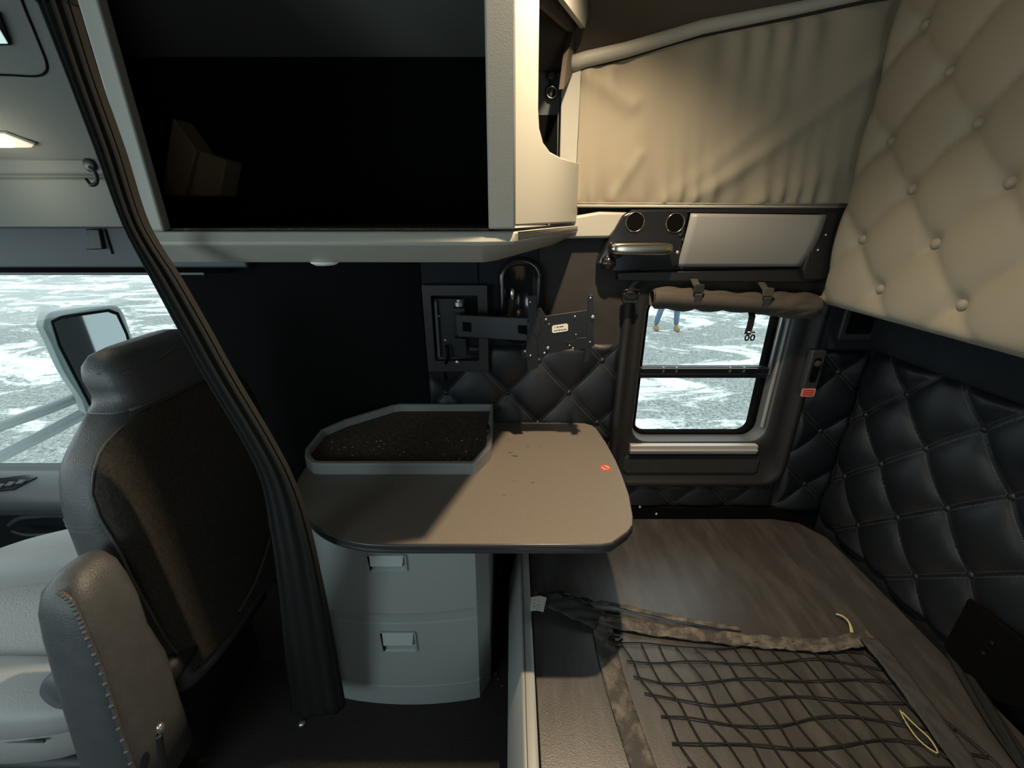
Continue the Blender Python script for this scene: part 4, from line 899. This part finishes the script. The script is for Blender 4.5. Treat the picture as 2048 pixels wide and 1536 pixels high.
def frontx(z): return interp([(0.4, -0.93), (0.9, -0.925), (1.04, -0.92), (1.1, -0.905), (1.21, -0.905), (1.232, -0.895), (1.24, -0.88)], z)
def sec(z): return secpts(z, yL(z), 2*YC-yL(z), frontx(z), rearx(z), 3.6, 48)
br = obj('backrest', loft([sec(0.42 + (1.122-0.42)*k/26) for k in range(27)]), leather_m, st, smooth=True)
hr = obj('headrest', loft([sec(z) for z in (1.123, 1.126, 1.135, 1.15, 1.17, 1.19, 1.205, 1.215, 1.225, 1.232, 1.237, 1.24)]), leather_m, st, smooth=True)
zb_top = 1.24
# fabric rear panel following the backrest
BT = [(0.44, 0.70), (0.6, 0.68), (0.8, 0.672), (0.95, 0.672), (1.0, 0.682), (1.04, 0.70), (1.07, 0.722), (1.09, 0.745), (1.105, 0.775), (1.115, 0.82)]
def bnd(z): return interp(BT, z)
def surfx(y, z):
    e = 3.6; hy = YC - yL(z); t = min(0.9999, abs(y-YC)/hy); hx = (rearx(z)-frontx(z))/2; cx = (rearx(z)+frontx(z))/2
    return cx + hx*(1-t**e)**(1/e)
def fab(i, j):
    z = 0.46 + (1.115-0.46)*j; y0 = bnd(z); y1 = 2*YC - y0; y = y0 + (y1-y0)*i
    return Vector((surfx(y, z) + 0.003 + 0.008*math.sin(PI*i)**0.5, y, z))
obj('back_panel', grid(fab, 30, 40), seatfab_m, st, smooth=True, solid=0.006)['label'] = 'dark brown fabric back panel'
obj('piping', tube([fab(0.0, j/40) + Vector((0.004, 0, 0)) for j in range(41)], 0.0028, 6), leather_m, st, smooth=True)
pk_ = smooth_path([fab(0.30, 0.05) + Vector((0.006, 0, 0)), fab(0.5, 0.10) + Vector((0.010, 0, 0)), fab(0.75, 0.24) + Vector((0.009, 0, 0)), fab(0.95, 0.46) + Vector((0.007, 0, 0))], 6)
obj('pocket_edge', tube(pk_, 0.004, 6), leather_m, st, smooth=True)
# seams
for dz_ in (0, 0.012):
    zq = 0.945 - dz_; cxq, hxq = (rearx(zq)+frontx(zq))/2, (rearx(zq)-frontx(zq))/2
    obj('seam', tube([Vector((xq, YC-(YC-yL(zq))*(1-min(0.999, abs(xq-cxq)/hxq)**3.6)**(1/3.6), zq - 0.015*math.sin(k_*0.3))) for k_, xq in enumerate([-0.905+0.012*q_ for q_ in range(9)])], 0.0022, 6), thread_m, st, smooth=True)
obj('seam', tube([Vector((surfx(0.80+k*0.022, 1.124)+0.001, 0.80+k*0.022, 1.124)) for k in range(14)], 0.003, 6), thread_m, st, smooth=True)
obj('seam', tube([Vector((surfx(0.80+k*0.022, 1.20)+0.0005, 0.80+k*0.022, 1.205-0.008*math.sin(k*0.7))) for k in range(14)], 0.0025, 6), leather_m, st, smooth=True)
obj('seam', tube([Vector((surfx(0.90+k*0.006, 1.195-k*0.007)+0.001, 0.90+k*0.006, 1.195-k*0.007)) for k in range(8)], 0.0025, 6), thread_m, st, smooth=True)
# cushion
cu2 = obj('seat_cushion', selli((-1.20, 0.84, 0.47), (0.36, 0.315, 0.085), 4.5, 48, 16), leatherl_m, st, smooth=True)
obj('cushion_insert', selli((-1.17, 0.80, 0.545), (0.30, 0.13, 0.020), 4, 40, 10), perf_m, st, smooth=True)['label'] = 'perforated light grey seat centre'
bl = selli((0, 0, 0), (0.34, 0.085, 0.075), 3, 32, 14); bmesh.ops.rotate(bl, verts=bl.verts, cent=(0, 0, 0), matrix=Matrix.Rotation(math.radians(14), 3, 'Z') @ Matrix.Rotation(math.radians(-5), 3, 'Y')); bmesh.ops.translate(bl, verts=bl.verts, vec=(-1.22, 0.98, 0.575))
obj('cushion_bolster', bl, leatherl_m, st, smooth=True)
obj('near_bolster', selli((-1.20, 0.600, 0.53), (0.34, 0.075, 0.055), 3, 32, 14), leatherl_m, st, smooth=True)
obj('seam', tube([Vector((-1.5+k*0.06, 0.532, 0.50)) for k in range(10)], 0.003, 6), thread_m, st, smooth=True)
obj('seat_skirt', box((-1.5, 0.53, 0.22), (-0.88, 1.14, 0.42)), blackp_m, st, bevel=0.02)
obj('seat_base', box((-1.4, 0.60, 0.0), (-0.92, 1.08, 0.22)), blackp_m, st, bevel=0.02)
obj('recliner_knob', lathe((-0.905, 0.585, 0.60), (0, -1, 0), [(0.052, 0), (0.052, 0.02), (0.045, 0.03), (0.01, 0.034)], 24), doorarm_m, st, smooth=True)
# inboard armrest, folded upright
AS = []
for z, x0, x1, y0, y1, e in ((0.36, -0.885, -0.745, 0.485, 0.63, 4), (0.50, -0.875, -0.742, 0.492, 0.635, 4), (0.62, -0.868, -0.742, 0.505, 0.645, 4), (0.72, -0.865, -0.745, 0.52, 0.635, 4), (0.79, -0.862, -0.75, 0.53, 0.645, 4), (0.84, -0.858, -0.757, 0.538, 0.648, 3.6), (0.875, -0.85, -0.768, 0.55, 0.65, 3.2), (0.895, -0.835, -0.785, 0.572, 0.645, 2.8), (0.902, -0.822, -0.80, 0.59, 0.63, 2.4)):
    AS.append(secpts(z, y0, y1, x0, x1, e))
ar = obj('armrest', loft(AS), leather_m, st, smooth=True)
pts = [Vector((x1-0.008, y0+0.001, z)) for z, x1, y0 in ((0.36, -0.745, 0.487), (0.5, -0.744, 0.496), (0.62, -0.744, 0.509), (0.72, -0.747, 0.524), (0.80, -0.752, 0.533), (0.84, -0.758, 0.540), (0.872, -0.770, 0.548), (0.887, -0.790, 0.554))]
sp2 = smooth_path(pts, 8)
bm = bmesh.new(); tube(sp2, 0.0035, 6, bm)
for k, q in enumerate(sp2[::2]): selli(q + Vector((0, -0.003, 0)), (0.0045, 0.004, 0.004), 2, 8, 6, bm)
obj('armrest_seam', bm, leather_m, ar, smooth=True)
obj('armrest_pivot', tube([(-0.80, 0.63, 0.52), (-0.80, 0.76, 0.52)], 0.03, 16), blackp_m, st, smooth=True)
# seat belt buckle stalk glinting behind the armrest
sb = thing('belt_buckle', (-0.70, 0.60, 0.40), 'seat belt buckle stalk low behind the passenger seat', 'belt buckle')
obj('stalk', tube(smooth_path([PX(330, 1556, -0.70), PX(322, 1500, -0.70), PX(318, 1470, -0.70)], 5), 0.006, 10), blackp_m, sb, smooth=True)
obj('tongue', selli(PX(322, 1456, -0.70), (0.006, 0.008, 0.012), 2.4, 10, 8), screw_m, sb, smooth=True)

# sleeper dome lamp body (above the frame)
sl = thing('sleeper_lamp', (LAMP[0], LAMP[1], LAMP[2]), 'round warm ceiling lamp above the desk', 'lamp')
obj('lamp_housing', lathe((LAMP[0], LAMP[1], LAMP[2]+0.10), (0, 0, -1), [(0.03, -0.02), (0.05, 0.0), (0.05, 0.03)], 24), trim_m, sl, smooth=True)
